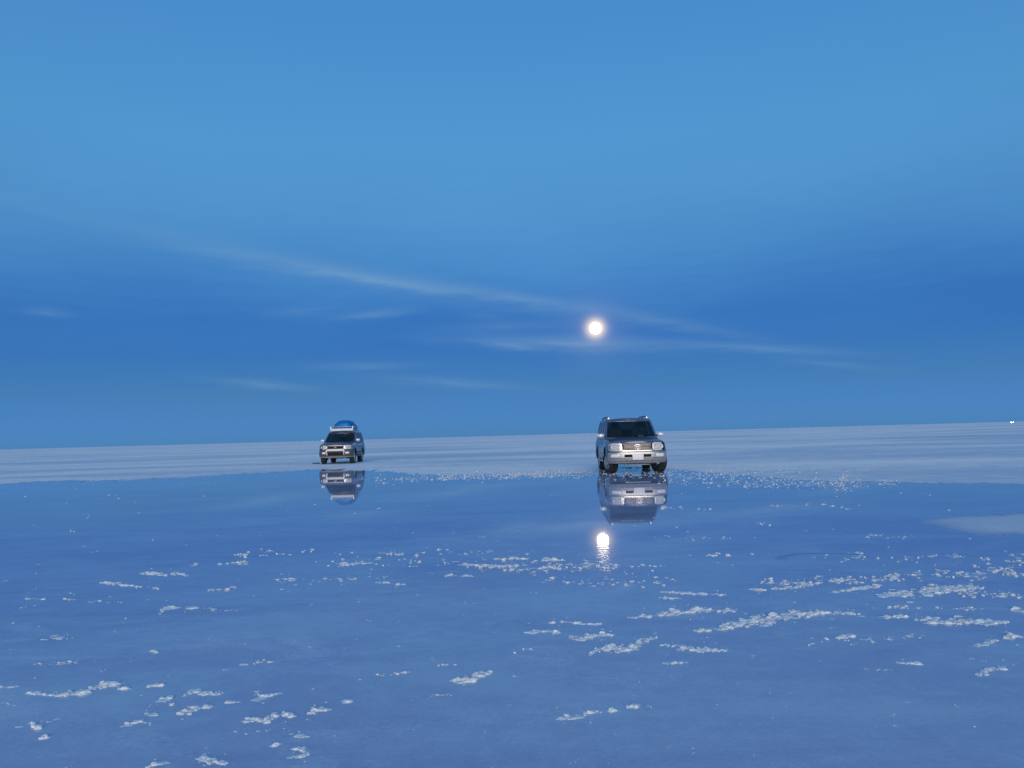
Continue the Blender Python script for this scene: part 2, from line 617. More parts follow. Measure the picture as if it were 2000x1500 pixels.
# the full moon, low in the east
def make_moon():
    d = ray(*MOON_PX)
    D = 42000.0
    bm = bmesh.new()
    bmesh.ops.create_icosphere(bm, subdivisions=4, radius=D * math.tan(math.radians(0.43)))
    m, t, b = mat('moonlight', (0.4, 0.4, 0.4), 1.0, 0.0, emit=(1.0, 0.87, 0.70), estr=2.6)
    geo = t.new('ShaderNodeTexCoord').outputs['Generated']
    n = t.noise(geo, 3.0, 4.0, 0.6)
    t.link(t.mix(t.sstep(n, 0.4, 0.62), (1.0, 0.80, 0.60), (1.0, 0.90, 0.76)), b.inputs['Emission Color'])
    o = obj('moon', to_mesh(bm, 180), m)
    o.location = Vector((0, 0, CAM_H)) + d * D
    tag(o, 'bright full moon low in the evening sky above the right-hand car', 'moon')


make_moon()


# ------------------------------------------------------------------ salt crusts
def lump_variants(n=10, sub=2):
    out = []
    for i in range(n):
        bm = bmesh.new()
        bmesh.ops.create_icosphere(bm, subdivisions=sub, radius=1.0)
        for v in bm.verts:
            p = v.co.copy()
            k = 1 + 0.55 * noise.noise(p * 1.3 + Vector((i * 5.1, 0, 0))) + 0.35 * noise.noise(p * 3.1 + Vector((0, i * 3.7, 0)))
            v.co = p * k
        bm.verts.ensure_lookup_table()
        V = np.array([v.co[:] for v in bm.verts], dtype=np.float32)
        F = np.array([[v.index for v in f.verts] for f in bm.faces], dtype=np.int32)
        bm.free()
        out.append((V, F))
    return out


LUMPS2, LUMPS1 = lump_variants(10, 2), lump_variants(8, 1)


def lumps_mesh(items, lo=False, origin=(0, 0, 0)):
    """items: (x, y, z, rx, ry, rz, turn); one mesh of many salt crystals"""
    VS, FS, off = [], [], 0
    pool = LUMPS1 if lo else LUMPS2
    for x, y, z, rx, ry, rz, a in items:
        V, F = pool[rnd.randrange(len(pool))]
        c, s = math.cos(a), math.sin(a)
        T = V * np.array((rx, ry, rz), dtype=np.float32)
        W = np.empty_like(T)
        W[:, 0] = T[:, 0] * c - T[:, 1] * s + x - origin[0]
        W[:, 1] = T[:, 0] * s + T[:, 1] * c + y - origin[1]
        W[:, 2] = T[:, 2] + z - origin[2]
        VS.append(W)
        FS.append(F + off)
        off += len(V)
    V, F = np.concatenate(VS), np.concatenate(FS)
    me = bpy.data.meshes.new('crystals')
    me.vertices.add(len(V))
    me.vertices.foreach_set('co', V.ravel())
    me.loops.add(F.size)
    me.loops.foreach_set('vertex_index', F.ravel())
    me.polygons.add(len(F))
    me.polygons.foreach_set('loop_start', np.arange(0, F.size, 3, dtype=np.int32))
    me.update(calc_edges=True)
    me.shade_smooth()
    me.set_sharp_from_angle(angle=math.radians(50))
    return me


def lump_at(px, py, rpx, tall=1.0):
    """one crystal at a pixel of the photograph, sized in pixels, standing on the bed"""
    p = ground(px, py)
    d = math.hypot(p.x, p.y)
    r = rpx * 0.97 * d / FPX
    if rnd.random() < 0.24:      # a thin broken plate instead of a knob
        return (p.x, p.y, 0.0, r * rnd.uniform(1.3, 2.3), r * rnd.uniform(1.0, 1.8), r * rnd.uniform(0.14, 0.3) * tall, rnd.uniform(-0.5, 0.5))
    return (p.x, p.y, r * 0.08 * tall, r * rnd.uniform(0.7, 1.4), r * rnd.uniform(0.7, 1.3), r * rnd.uniform(0.3, 0.72) * tall, rnd.uniform(0, 6.3))


def ridge_items(line, width, size, dens=1.0, tall=1.0):
    """crystals piled along a line of pixels; width = spread up and down in pixels"""
    L = sum(math.dist(a, b) for a, b in zip(line, line[1:]))
    n = max(4, int(L / (size * 0.75) * dens))
    items = []
    for i, (px, py) in enumerate(lerp_line(line, n)):
        e = math.sin(math.pi * (i + 0.5) / (n + 1)) ** 0.4
        q = 0.5 + noise.noise(Vector((px * 0.045, py * 0.05, 2.0)))
        if q < 0.16 and len(items) > 3:
            continue
        k = 1 + int(width / max(size, 1) * 1.5 * min(1.0, q + 0.35) * e)
        for j in range(k):
            oy = rnd.gauss(0, 0.38) * width * e
            s = size * (0.35 + 0.85 * rnd.random() ** 1.6) * (0.65 + 0.5 * e) * (1.15 if j == 0 else 0.85)
            items.append(lump_at(px + rnd.uniform(-1, 1) * size, py + oy, s, tall))
        if rnd.random() < 0.5:
            items.append(lump_at(px + rnd.gauss(0, 1) * size * 2, py + rnd.gauss(0, 1) * (width * 0.9 + size), size * rnd.uniform(0.2, 0.5), 0.8))
    return items


GR = 'salt crusts standing in the shallow water'
# (name, label, pixel line, spread, crystal size, density, tallness)
RIDGES = [
 ('salt_ridge', 'longest white salt ridge, rising to a broad knobbly right end, in the right foreground', [(1362, 1232), (1425, 1223), (1452, 1216), (1505, 1211), (1550, 1200), (1615, 1198)], 12, 5.5, 1.1, 1.2),
 ('salt_clump', 'two small salt knobs just right of the longest salt ridge', [(1622, 1197), (1652, 1197), (1682, 1204)], 4, 4.5, 0.7, 1),
 ('salt_clump', 'single squat salt clump between the longest ridge and the long ridge at the right edge', [(1720, 1206), (1745, 1204), (1770, 1205)], 4, 5, 1, 1.1),
 ('salt_ridge', 'long flat salt ridge tapering right, lowest long one near the right edge', [(1785, 1208), (1830, 1213), (1880, 1214), (1970, 1216)], 8, 4.5, 1.1, 1),
 ('salt_ridge', 'broad pale salt ridge below the bare salt sheet at right', [(1715, 1164), (1745, 1160), (1800, 1156), (1860, 1150), (1920, 1148)], 12, 4.2, 1.2, 0.9),
 ('salt_ridge', 'thin slanting salt ridge left of the broad pale one at right', [(1628, 1157), (1670, 1151), (1722, 1143)], 3, 4, 1.2, 0.9),
 ('salt_clump', 'loose cluster of salt crumbs left of the thin slanting ridge', [(1510, 1150), (1545, 1147), (1590, 1141)], 7, 3.2, 0.8, 0.9),
 ('salt_clump', 'small flat salt clump by itself above the longest ridge', [(1468, 1151), (1496, 1152)], 2.5, 4, 1, 1),
 ('salt_ridge', 'second longest salt ridge, low and wavy, left of and above the longest', [(1230, 1206), (1275, 1203), (1310, 1197), (1370, 1191), (1435, 1194)], 6, 4.6, 1.2, 1.1),
 ('salt_ridge', 'straight thin salt ridge above the second longest one', [(1292, 1156), (1350, 1159), (1416, 1162)], 3, 3.6, 1.1, 0.9),
 ('salt_clump', 'short salt clump tucked under the straight thin ridge', [(1290, 1167), (1328, 1169)], 2, 3.2, 1, 0.9),
 ('salt_ridge', 'pair of thin flat salt strips left of the second longest ridge', [(1095, 1215), (1125, 1216), (1140, 1219), (1176, 1218)], 3, 4, 1, 0.9),
 ('salt_clump', 'round lone salt knob at the left end of the thin flat strips', [(1075, 1216), (1083, 1216)], 2, 4, 1.3, 1.1),
 ('salt_ridge', 'short lumpy salt ridge below the round lone knob', [(1027, 1236), (1055, 1234), (1080, 1233), (1092, 1237)], 4, 4.5, 1, 1),
 ('salt_ridge', 'compact rounded salt ridge right of the short lumpy one', [(1112, 1246), (1145, 1246), (1165, 1241), (1196, 1240)], 5, 5.2, 1.2, 1.2),
 ('salt_ridge', 'steep jagged salt ridge climbing to the right, middle of the foreground', [(1153, 1279), (1160, 1271), (1190, 1263), (1222, 1270), (1250, 1253), (1278, 1246)], 8, 4.8, 1.2, 1.2),
 ('salt_ridge', 'broken row of three salt heaps right of the steep jagged ridge', [(1295, 1260), (1320, 1260), (1350, 1268), (1390, 1270), (1430, 1271)], 6, 4, 0.9, 1),
 ('salt_clump', 'flat double salt clump below the broken row of heaps', [(1300, 1295), (1320, 1294), (1340, 1294)], 3, 3.6, 0.9, 0.8),
 ('salt_clump', 'lens-shaped flat salt clump by itself in open water at lower right', [(1755, 1295), (1775, 1295), (1798, 1298)], 2.5, 4.2, 1.1, 0.8),
 ('salt_clump', 'ragged tilted salt cluster low at the right edge', [(1908, 1318), (1930, 1308), (1962, 1302)], 9, 4, 0.9, 0.9),
 ('salt_clump', 'thin salt crumbs trailing down left from the round knob at the right edge', [(1905, 1262), (1925, 1258), (1945, 1250)], 4, 3.6, 0.9, 0.9),
 ('salt_clump', 'round white salt knob near the right edge, below the long flat ridge', [(1964, 1244), (1981, 1242)], 4, 5.5, 1.2, 1.3),
 ('salt_clump', 'bright salt block cut by the right edge of the photo', [(1980, 1191), (2012, 1193)], 4, 5.5, 1.2, 1.2),
 ('salt_clump', 'small salt heap in the water just below the longest ridge', [(1640, 1245), (1650, 1242), (1666, 1244)], 6, 4, 1, 1.1),
 ('salt_ridge', 'lowest salt ridge right of centre, two rounded knobs at the bottom', [(1090, 1406), (1110, 1400), (1120, 1401), (1138, 1397)], 5, 5.2, 1.1, 1.2),
 ('salt_ridge', 'domed salt knob with a flat tail, beside the lowest ridge right of centre', [(1145, 1394), (1163, 1389), (1180, 1390), (1201, 1388)], 4, 5.2, 1.1, 1.2),
 ('salt_clump', 'oval salt knob at the end of the lowest row right of centre', [(1226, 1381), (1246, 1380)], 2.5, 5, 1.1, 1.1),
 ('salt_ridge', 'tall tilted salt block with a shaded face, alone at the lower centre', [(885, 1330), (905, 1327), (925, 1328), (938, 1315), (957, 1312)], 7, 5.6, 1.4, 1.5),
 ('salt_ridge', 'long salt ridge with a ring-shaped hollow at the lower left', [(108, 1358), (140, 1355), (170, 1353), (184, 1343), (205, 1336), (222, 1340), (250, 1346)], 5, 5.6, 1.2, 1.2),
 ('salt_clump', 'small salt crumbs left of the ridge with the ring-shaped hollow', [(60, 1353), (78, 1355), (97, 1357)], 4, 4.5, 1, 1),
 ('salt_clump', 'thin salt strip at the left edge of the photo', [(-8, 1343), (32, 1341)], 2, 4.2, 1, 0.9),
 ('salt_clump', 'squarish salt clump just right of the ridge with the ring-shaped hollow', [(290, 1340), (315, 1339)], 3.5, 4.8, 1.1, 1.1),
 ('salt_clump', 'salt clump with a crumb below it, under the squarish clump at lower left', [(310, 1367), (330, 1363), (332, 1376)], 4, 4.6, 1, 1.1),
 ('salt_clump', 'loose curl of salt crumbs above the paired clumps at lower left', [(362, 1360), (375, 1350), (400, 1354), (432, 1355)], 6, 4.2, 0.9, 0.9),
 ('salt_clump', 'two touching salt knobs right of the loose curl at lower left', [(442, 1372), (466, 1371)], 4, 4.5, 1, 1),
 ('salt_clump', 'bent salt clump with a hooked lower edge, left of the lower centre', [(500, 1350), (508, 1364), (525, 1357), (546, 1355)], 4, 4.4, 1, 1),
 ('salt_ridge', 'bright salt ridge slanting up right under the loose curl at lower left', [(353, 1393), (372, 1390), (385, 1382), (406, 1381)], 6, 5.2, 1.1, 1.2),
 ('salt_clump', 'flat pointed salt clump left of the bright slanting ridge', [(238, 1419), (258, 1413), (275, 1409), (292, 1412)], 3, 4.6, 1, 1),
 ('salt_clump', 'small tilted salt clump above the flat pointed one', [(287, 1393), (306, 1395)], 4, 4.4, 1, 1),
 ('salt_ridge', 'wide salt ridge of piled crystals, lower left of centre', [(477, 1409), (500, 1404), (520, 1411), (535, 1397), (555, 1394), (573, 1400)], 7, 5.2, 1.2, 1.2),
 ('salt_clump', 'crumbly salt heap at the right end of the wide piled ridge', [(605, 1392), (620, 1387), (641, 1386)], 7, 4.6, 1, 1),
 ('salt_clump', 'lone white salt knob up right of the crumbly heap', [(674, 1370), (682, 1370)], 2.5, 4.6, 1.3, 1.1),
 ('salt_clump', 'upright narrow salt clump near the lower left corner', [(66, 1411), (70, 1417), (72, 1423)], 3, 4.6, 1.4, 1.4),
 ('salt_clump', 'small round salt clump below the upright narrow one near the corner', [(82, 1442), (92, 1440)], 3, 4.8, 1.2, 1.1),
 ('salt_clump', 'arrowhead-shaped salt crust near the bottom edge left of centre', [(572, 1478), (590, 1477), (603, 1471), (590, 1462), (574, 1463)], 3, 4.6, 1.1, 1.1),
 ('salt_clump', 'flat salt clump above the arrowhead-shaped crust', [(580, 1437), (600, 1439)], 4, 4.8, 1, 1),
 ('salt_clump', 'small slanted salt clump left of the arrowhead-shaped crust', [(530, 1458), (546, 1453)], 3, 4.8, 1.1, 1),
 ('salt_clump', 'scattered salt pile at the bottom edge, left of the arrowhead-shaped crust', [(397, 1472), (395, 1485), (420, 1486), (440, 1491)], 7, 4.8, 1, 1.1),
 ('salt_clump', 'thin salt strip touching the bottom edge at lower left', [(288, 1498), (305, 1491), (332, 1490)], 3, 4.8, 1, 1),
 ('salt_clump', 'pale salt strip in the row nearest the left edge, above the open water', [(54, 1169), (70, 1169), (82, 1170)], 3, 3.8, 1, 0.9),
 ('salt_ridge', 'long thin salt ridge, upper left of the open water', [(200, 1139), (220, 1139), (245, 1143), (272, 1146)], 4, 3.8, 1.1, 1),
 ('salt_ridge', 'salt ridge just above the long thin one at upper left', [(275, 1120), (295, 1120), (322, 1124)], 4, 3.9, 1.1, 1),
 ('salt_clump', 'crumbly salt strip continuing right from the upper left ridge', [(332, 1122), (350, 1120), (368, 1125)], 4, 3.4, 0.9, 0.9),
 ('salt_clump', 'three-part salt clump beneath the upper left ridges', [(311, 1199), (322, 1187), (350, 1186)], 4, 4, 1, 1),
 ('salt_clump', 'round salt knob right of the three-part clump', [(371, 1187), (380, 1187)], 3, 4, 1.2, 1.1),
 ('salt_ridge', 'flat salt strip in the middle distance below the left-hand car', [(540, 1132), (558, 1130), (577, 1131)], 3, 3.5, 1.1, 0.9),
 ('salt_ridge', 'dense salt strip left of the reflected moon, in the middle row', [(658, 1101), (690, 1102), (726, 1099)], 4, 3.2, 1, 0.9),
 ('salt_ridge', 'long bright salt ridge nearest the reflected moon on its left', [(900, 1103), (940, 1105), (975, 1105), (1010, 1106)], 4, 3.6, 1.1, 1),
 ('salt_clump', 'bright salt knobs just above the long bright ridge by the reflected moon', [(962, 1091), (985, 1092), (1005, 1090), (1028, 1092)], 3, 3.8, 0.9, 1.1),
 ('salt_clump', 'flat bright salt clump directly below left of the reflected moon', [(1060, 1094), (1080, 1093), (1102, 1094)], 3, 3.8, 1, 1.1),
 ('salt_clump', 'small salt clump directly under the reflected moon', [(1143, 1095), (1153, 1096)], 3, 3.6, 1.1, 1),
 ('salt_ridge', 'thin salt strip below the long bright ridge by the reflected moon', [(870, 1125), (895, 1124), (920, 1125)], 2.5, 3.2, 1, 0.9),
 ('salt_clump', 'short two-part salt strip in the middle distance, midway between the two cars', [(745, 1138), (763, 1139), (788, 1142)], 3, 3.4, 0.9, 0.9),
]
spill = []


def fuse(me, vox, spill, mid):
    """melt overlapping crystals into one crust; loose bits go to the crumbs"""
    t = bpy.data.objects.new('tmp', me)
    COL.objects.link(t)
    md = t.modifiers.new('r', 'REMESH')
    md.mode, md.voxel_size = 'VOXEL', vox
    res = bpy.data.meshes.new_from_object(t.evaluated_get(bpy.context.evaluated_depsgraph_get()))
    bpy.data.objects.remove(t)
    bpy.data.meshes.remove(me)
    bm = bmesh.new()
    bm.from_mesh(res)
    bpy.data.meshes.remove(res)
    bm.verts.ensure_lookup_table()
    seen, isl = set(), []
    for v in bm.verts:
        if v.index in seen:
            continue
        st, cur = [v], []
        seen.add(v.index)
        while st:
            a = st.pop()
            cur.append(a)
            for e in a.link_edges:
                b = e.other_vert(a)
                if b.index not in seen:
                    seen.add(b.index)
                    st.append(b)
        isl.append(cur)
    isl.sort(key=len, reverse=True)
    for cur in isl[1:]:
        c = sum((v.co for v in cur), Vector()) / len(cur)
        h = max(v.co.z for v in cur)
        w = max((v.co - c).length for v in cur)
        if h > vox:
            spill.append((c.x + mid.x, c.y + mid.y, h * 0.3, w * 0.9, w * 0.8, h * 0.7, rnd.uniform(0, 6)))
        bmesh.ops.delete(bm, geom=cur, context='VERTS')
    out = bpy.data.meshes.new('crust')
    bm.to_mesh(out)
    bm.free()
    out.shade_smooth()
    return out


for nm, lab, line, wd, sz, dn, tl in RIDGES:
    it = ridge_items(line, wd, sz, dn, tl)
    mid = ground(*line[len(line) // 2])
    r0 = sz * math.hypot(mid.x, mid.y) / FPX
    vox = r0 * 0.15
    for px, py in lerp_line(line, int(sum(math.dist(a, b) for a, b in zip(line, line[1:])) / (sz * 0.5)) + 3):
        q = ground(px, py)      # the submerged crust that joins the knobs
        it.append((q.x, q.y, -vox * 1.6, r0 * 1.6, r0 * 1.6, vox * 1.7, 0.0))
    me = fuse(lumps_mesh(it, origin=(mid.x, mid.y, 0)), vox, spill, mid)
    o = obj(nm, me, M['crust'])
    o.location = (mid.x, mid.y, 0)
    tag(o, lab, 'salt ridge' if nm == 'salt_ridge' else 'salt clump', GR)


def crumbs():
    """countless small crystals: the shoreline rubble and specks in the water"""
    hi, lo = list(spill), []

    def band(line, spread, n, s0, s1, arr, clump=1, cs=3.0):
        L = lerp_line(line, 300)
        for _ in range(n):
            px, py = L[rnd.randrange(len(L))]
            py += rnd.gauss(0, 0.5) * spread
            for _ in range(rnd.randint(1, clump)):
                arr.append(lump_at(px + rnd.gauss(0, cs), py + rnd.gauss(0, cs * 0.3), s0 * 0.7 + (s1 * 1.15 - s0 * 0.7) * rnd.random() ** 1.9))

    band([(725, 940), (800, 936), (860, 931), (1000, 929), (1160, 925)], 7, 260, 0.8, 1.9, lo, 4, 5)
    band([(860, 933), (1120, 926)], 6, 170, 0.9, 2.3, lo, 4, 6)
    band([(1160, 921), (1230, 925), (1310, 925)], 12, 170, 0.7, 1.7, lo, 4, 5)
    band([(1300, 924), (1420, 932), (1550, 938), (1680, 943)], 13, 320, 0.7, 2.0, lo, 4, 7)
    band([(1300, 937), (1380, 944), (1560, 948), (1750, 945)], 7, 130, 0.9, 2.4, lo, 5, 8)
    band([(1400, 914), (1720, 918)], 10, 60, 0.6, 1.4, lo, 4, 8)
    band([(1480, 990), (1560, 989), (1690, 988)], 5, 14, 1.2, 2.6, lo, 4, 4)
    band([(1300, 992), (1390, 995)], 5, 8, 1.3, 2.8, lo, 4, 4)
    band([(1478, 1021), (1512, 1025)], 2, 4, 2.0, 3.2, hi, 4, 3)
    band([(1690, 1046), (1790, 1050)], 5, 14, 1.0, 2.6, lo, 4, 4)
    band([(1280, 1052), (1340, 1050), (1420, 1052)], 4, 12, 1.2, 2.6, lo, 4, 4)
    band([(1310, 1085), (1350, 1084), (1480, 1086)], 4, 9, 1.8, 3.6, hi, 4, 3)
    band([(1600, 1090), (1760, 1092), (1990, 1092)], 10, 45, 1.2, 3.2, hi, 4, 4)
    band([(460, 1080), (620, 1080), (720, 1084), (900, 1080), (1050, 1084)], 10, 70, 1.0, 2.8, hi, 4, 3)
    band([(370, 1101), (430, 1102), (490, 1098)], 3, 14, 1.6, 3.2, hi, 4, 4)
    band([(600, 1095), (800, 1098), (1000, 1112), (1290, 1110)], 12, 62, 1.0, 3.4, hi, 4, 5)
    band([(1000, 1108), (1100, 1106), (1220, 1112)], 10, 48, 1.2, 3.8, hi, 5, 5)
    band([(1060, 1130), (1200, 1140), (1320, 1138)], 8, 30, 1.4, 3.2, hi, 4, 5)
    band([(1480, 1138), (1640, 1135), (1760, 1128)], 6, 62, 1.2, 3.8, hi, 5, 6)
    band([(1750, 1125), (1900, 1120), (2000, 1112)], 10, 52, 1.2, 3.8, hi, 5, 6)
    band([(1880, 1160), (2000, 1162)], 8, 30, 1.6, 3.6, hi, 4, 6)
    band([(1690, 1187), (1800, 1187), (1940, 1189)], 3, 20, 1.4, 3.4, hi, 4, 5)
    band([(1580, 1252), (1720, 1248), (1800, 1240)], 8, 26, 1.3, 3.0, hi, 4, 4)
    band([(1690, 1306), (1735, 1311)], 2, 5, 1.6, 3.0, hi, 4, 4)
    band([(540, 1150), (640, 1130), (760, 1128)], 10, 30, 1.2, 2.8, hi, 3, 3)
    band([(405, 1152), (470, 1150)], 3, 5, 2.0, 3.6, hi, 4, 2)
    band([(120, 1171), (170, 1174), (250, 1179)], 2, 9, 1.6, 3.2, hi, 4, 4)
    band([(285, 1148), (316, 1148)], 1.5, 6, 1.6, 3.0, hi, 4, 3)
    band([(400, 1190), (470, 1194)], 3, 8, 1.4, 2.8, hi, 4, 4)
    band([(78, 1247), (116, 1243), (126, 1253)], 3, 6, 1.8, 3.8, hi, 4, 3)
    band([(272, 1267), (316, 1278)], 2, 4, 2.0, 3.6, hi, 4, 2)
    band([(30, 1298), (150, 1294), (188, 1293)], 2, 12, 1.4, 3.2, hi, 4, 5)
    band([(435, 1307), (512, 1292), (535, 1292)], 2, 7, 1.6, 3.2, hi, 4, 4)
    band([(738, 1320), (775, 1316), (806, 1310)], 3, 8, 1.6, 3.4, hi, 4, 4)
    band([(855, 1300), (890, 1297)], 2, 4, 1.8, 3.2, hi, 3, 3)
    band([(836, 1358), (880, 1357)], 2, 5, 1.6, 3.0, hi, 3, 3)
    band([(995, 1313), (1015, 1328)], 3, 4, 1.6, 3.0, hi, 3, 3)
    band([(1005, 1272), (1045, 1266)], 3, 6, 1.4, 3.0, hi, 4, 4)
    band([(30, 1418), (130, 1405), (140, 1415)], 6, 7, 1.6, 3.4, hi, 3, 3)
    band([(420, 1430), (560, 1430), (660, 1450)], 10, 8, 1.6, 3.2, hi, 3, 3)
    band([(945, 1430), (960, 1428)], 2, 2, 2.0, 3.4, hi, 3, 2)
    band([(1262, 1381), (1276, 1381)], 1.5, 3, 2.0, 3.0, hi, 3, 3)
    band([(1200, 1275), (1260, 1262)], 5, 16, 1.6, 3.4, hi, 4, 5)
    for _ in range(240):      # specks anywhere in the water
        px, py = rnd.uniform(0, 2000), 960 + 540 * rnd.random() ** 1.2
        for _ in range(rnd.randint(1, 3)):
            hi.append(lump_at(px + rnd.gauss(0, 4), py + rnd.gauss(0, 1.5), rnd.uniform(0.5, 1.9), 0.8))
    for _ in range(500):      # low rubble on the damp salt beyond the shore
        px, py = rnd.uniform(-50, 2050), rnd.uniform(0, 1)
        hz = 850.5 - (px - 1000) * 0.0275
        lo.append(lump_at(px, hz + 30 + py * 55, rnd.uniform(0.4, 1.1), 0.7))
    tag(obj('salt_crumbs', lumps_mesh(hi), M['crust']), 'small scattered white salt crumbs sprinkled through the shallow water', 'salt crumbs', kind='stuff')
    tag(obj('salt_rubble', lumps_mesh(lo, lo=True), M['crust']), 'fine pale salt rubble strewn along the far shoreline by the cars', 'salt rubble', kind='stuff')


crumbs()


# ------------------------------------------------------------------ cars
class Car:
    """off-road car built in its own frame: nose at y = -L/2 looking at -Y, wheels on z = 0"""

    def __init__(s, p, root):
        s.p, s.root = p, root
        s.L, s.W = p['L'], p['W'] / 2
        s.y0 = -s.L / 2

    # plan outline of the lower body, nose centre -> tail centre
    def outline(s):
        out = []
        w, L = s.W, s.L
        nd, td = s.p['nose'], 0.16
        for i in range(15):
            a = i / 14
            x = w * (1 - (1 - a) ** 1.25) if i < 14 else w
            y = nd * (x / w) ** 5.0 + 0.03 * (x / w) ** 2
            out.append((x, y))
        y_end = out[-1][1]
        ys = np.linspace(y_end + 0.08, L - td - 0.1, 34)
        out += [(w, float(y)) for y in ys]
        for i in range(9):
            a = i / 8
            x = w * (1 - a) ** 0.9
            y = L - td * (x / w) ** 4.0 - 0.02
            out.append((x, y))
        return out

    def nose_y(s, x):
        a = min(abs(x) / s.W, 1.0)
        return s.y0 + s.p['nose'] * a ** 5 + 0.03 * a ** 2

    def inset(s, z):
        return float(np.interp(z, s.p['ins_z'], s.p['ins_d']))

    def shoulder(s, y):
        return float(np.interp(y, s.p['sh_y'], s.p['sh_z']))

    def side_x(s, y, z):
        """half width of the body side at length y (from the nose) and height z"""
        w = s.W - s.inset(z)
        for wy in s.p['wheels']:
            d = math.hypot(y - wy, z - s.p['wr'])
            w += s.p['flare'] * max(0.0, 1 - abs(d - s.p['arch']) / 0.13) ** 1.0
        return w

    def part(s, name, mesh, m, parent=None, label=None):
        o = obj(name, mesh, M[m] if isinstance(m, str) else m, parent or s.root)
        if label:
            o['label'] = label
        return o

    def body(s):
        out = s.outline()
        n = len(out)
        nrm = []
        for i in range(n):
            a, b = out[max(i - 1, 0)], out[min(i + 1, n - 1)]
            tx, ty = b[0] - a[0], b[1] - a[1]
            l = math.hypot(tx, ty)
            nrm.append((ty / l, -tx / l))
        nrm[0], nrm[-1] = (0, -1), (0, 1)
        zs = s.p['ring_z']
        bm = bmesh.new()
        cols = []       # cols[side][i][k]
        for sg in (1, -1):
            cc = []
            for i, (x, y) in enumerate(out):
                top = s.shoulder(y)
                ring = []
                for k, f in enumerate(zs):
                    z = f if f < 0.80 else 0.80 + (f - 0.80) / (1.0 - 0.80) * (top - 0.80) if f <= 1.0 else top
                    ins = s.inset(min(z / top, 1.0) * s.p['sh_ref'])
                    px, py = x - nrm[i][0] * ins, y - nrm[i][1] * ins
                    for wy in s.p['wheels']:
                        d = math.hypot(y - wy, z - s.p['wr'])
                        if abs(nrm[i][0]) > 0.9:
                            px += s.p['flare'] * max(0.0, 1 - abs(d - s.p['arch']) / 0.16)
                    ring.append((max(px, 0) * sg, py + s.y0, z))
                cc.append(ring)
            cols.append(cc)
        V = {}

        def vert(co):
            key = tuple(round(c, 5) for c in co)
            if key not in V:
                V[key] = bm.verts.new(co)
            return V[key]

        def face(*vs):
            u = []
            for v in vs:
                if v not in u:
                    u.append(v)
            if len(u) > 2:
                try:
                    bm.faces.new(u)
                except ValueError:
                    pass
        K = len(zs)
        for cc in cols:
            for i in range(n - 1):
                for k in range(K - 1):
                    face(vert(cc[i][k]), vert(cc[i + 1][k]), vert(cc[i + 1][k + 1]), vert(cc[i][k + 1]))
        # deck (bonnet and the shelf below the windows) and floor
        m_ = 8
        for k, cr in ((K - 1, s.p['crown']), (0, 0.0)):
            rows = []
            for i in range(n):
                xr, y, z = cols[0][i][k]
                fade = 0.0 if i == 0 else 1.0
                row = []
                for q in range(-m_, m_ + 1):
                    t = q / m_
                    row.append(vert((xr * t, y, z + cr * fade * (1 - abs(t) ** 2.6) * min(1.0, (i / 6.0)))))
                rows.append(row)
            for A, B in zip(rows, rows[1:]):
                for q in range(2 * m_):
                    face(A[q], A[q + 1], B[q + 1], B[q])
        bmesh.ops.remove_doubles(bm, verts=bm.verts, dist=1e-4)
        me = to_mesh(bm, 38, 'body')
        me.materials.append(M[s.p['paint']])
        me.materials.append(M['under'])
        tmp = bpy.data.objects.new('tmp_body', me)
        COL.objects.link(tmp)
        cut = bmesh.new()
        for wy in s.p['wheels']:
            for sg in (-1, 1):
                t = bmesh.new()
                prof = [(sg * (s.W - 0.36), s.p['arch']), (sg * (s.W + 0.2), s.p['arch'])]
                bm_lathe(t, prof, 40, 'X')
                bmesh.ops.translate(t, vec=(0, wy + s.y0, s.p['wr'] + 0.02), verts=t.verts)
                tm = bpy.data.meshes.new('t')
                bmesh.ops.recalc_face_normals(t, faces=t.faces)
                t.to_mesh(tm)
                t.free()
                cut.from_mesh(tm)
                bpy.data.meshes.remove(tm)
        cm = bpy.data.meshes.new('cut')
        for f in cut.faces:
            f.material_index = 1
        cut.to_mesh(cm)
        cut.free()
        cm.materials.append(M[s.p['paint']])
        cm.materials.append(M['under'])
        co = bpy.data.objects.new('tmp_cut', cm)
        COL.objects.link(co)
        md = tmp.modifiers.new('b', 'BOOLEAN')
        md.object, md.operation, md.solver = co, 'DIFFERENCE', 'EXACT'
        dg = bpy.context.evaluated_depsgraph_get()
        res = bpy.data.meshes.new_from_object(tmp.evaluated_get(dg))
        bpy.data.objects.remove(tmp)
        bpy.data.objects.remove(co)
        res.shade_smooth()
        res.set_sharp_from_angle(angle=math.radians(38))
        s.part('body', res, s.p['paint'])

    # ---------------------------------------------------------------- nose pieces
    def slab_mesh(s, xs, top, bot, proud, thick, bev=0.006, lean=0.0, nx=14, rows=2):
        """a piece of the nose between two outlines in the front view, bent to the nose's plan curve"""
        tx, tz = zip(*top)
        bx, bz = zip(*bot)
        bm = bmesh.new()
        F, B = [], []
        for i in range(nx + 1):
            x = xs[0] + (xs[1] - xs[0]) * i / nx
            zt, zb = float(np.interp(x, tx, tz)), float(np.interp(x, bx, bz))
            f, b = [], []
            for k in range(rows + 1):
                z = zb + (zt - zb) * k / rows
                y = s.nose_y(x) + s.inset(z) - proud + lean * (z - zb)
                f.append(bm.verts.new((x, y, z)))
                b.append(bm.verts.new((x, y + thick, z)))
            F.append(f)
            B.append(b)
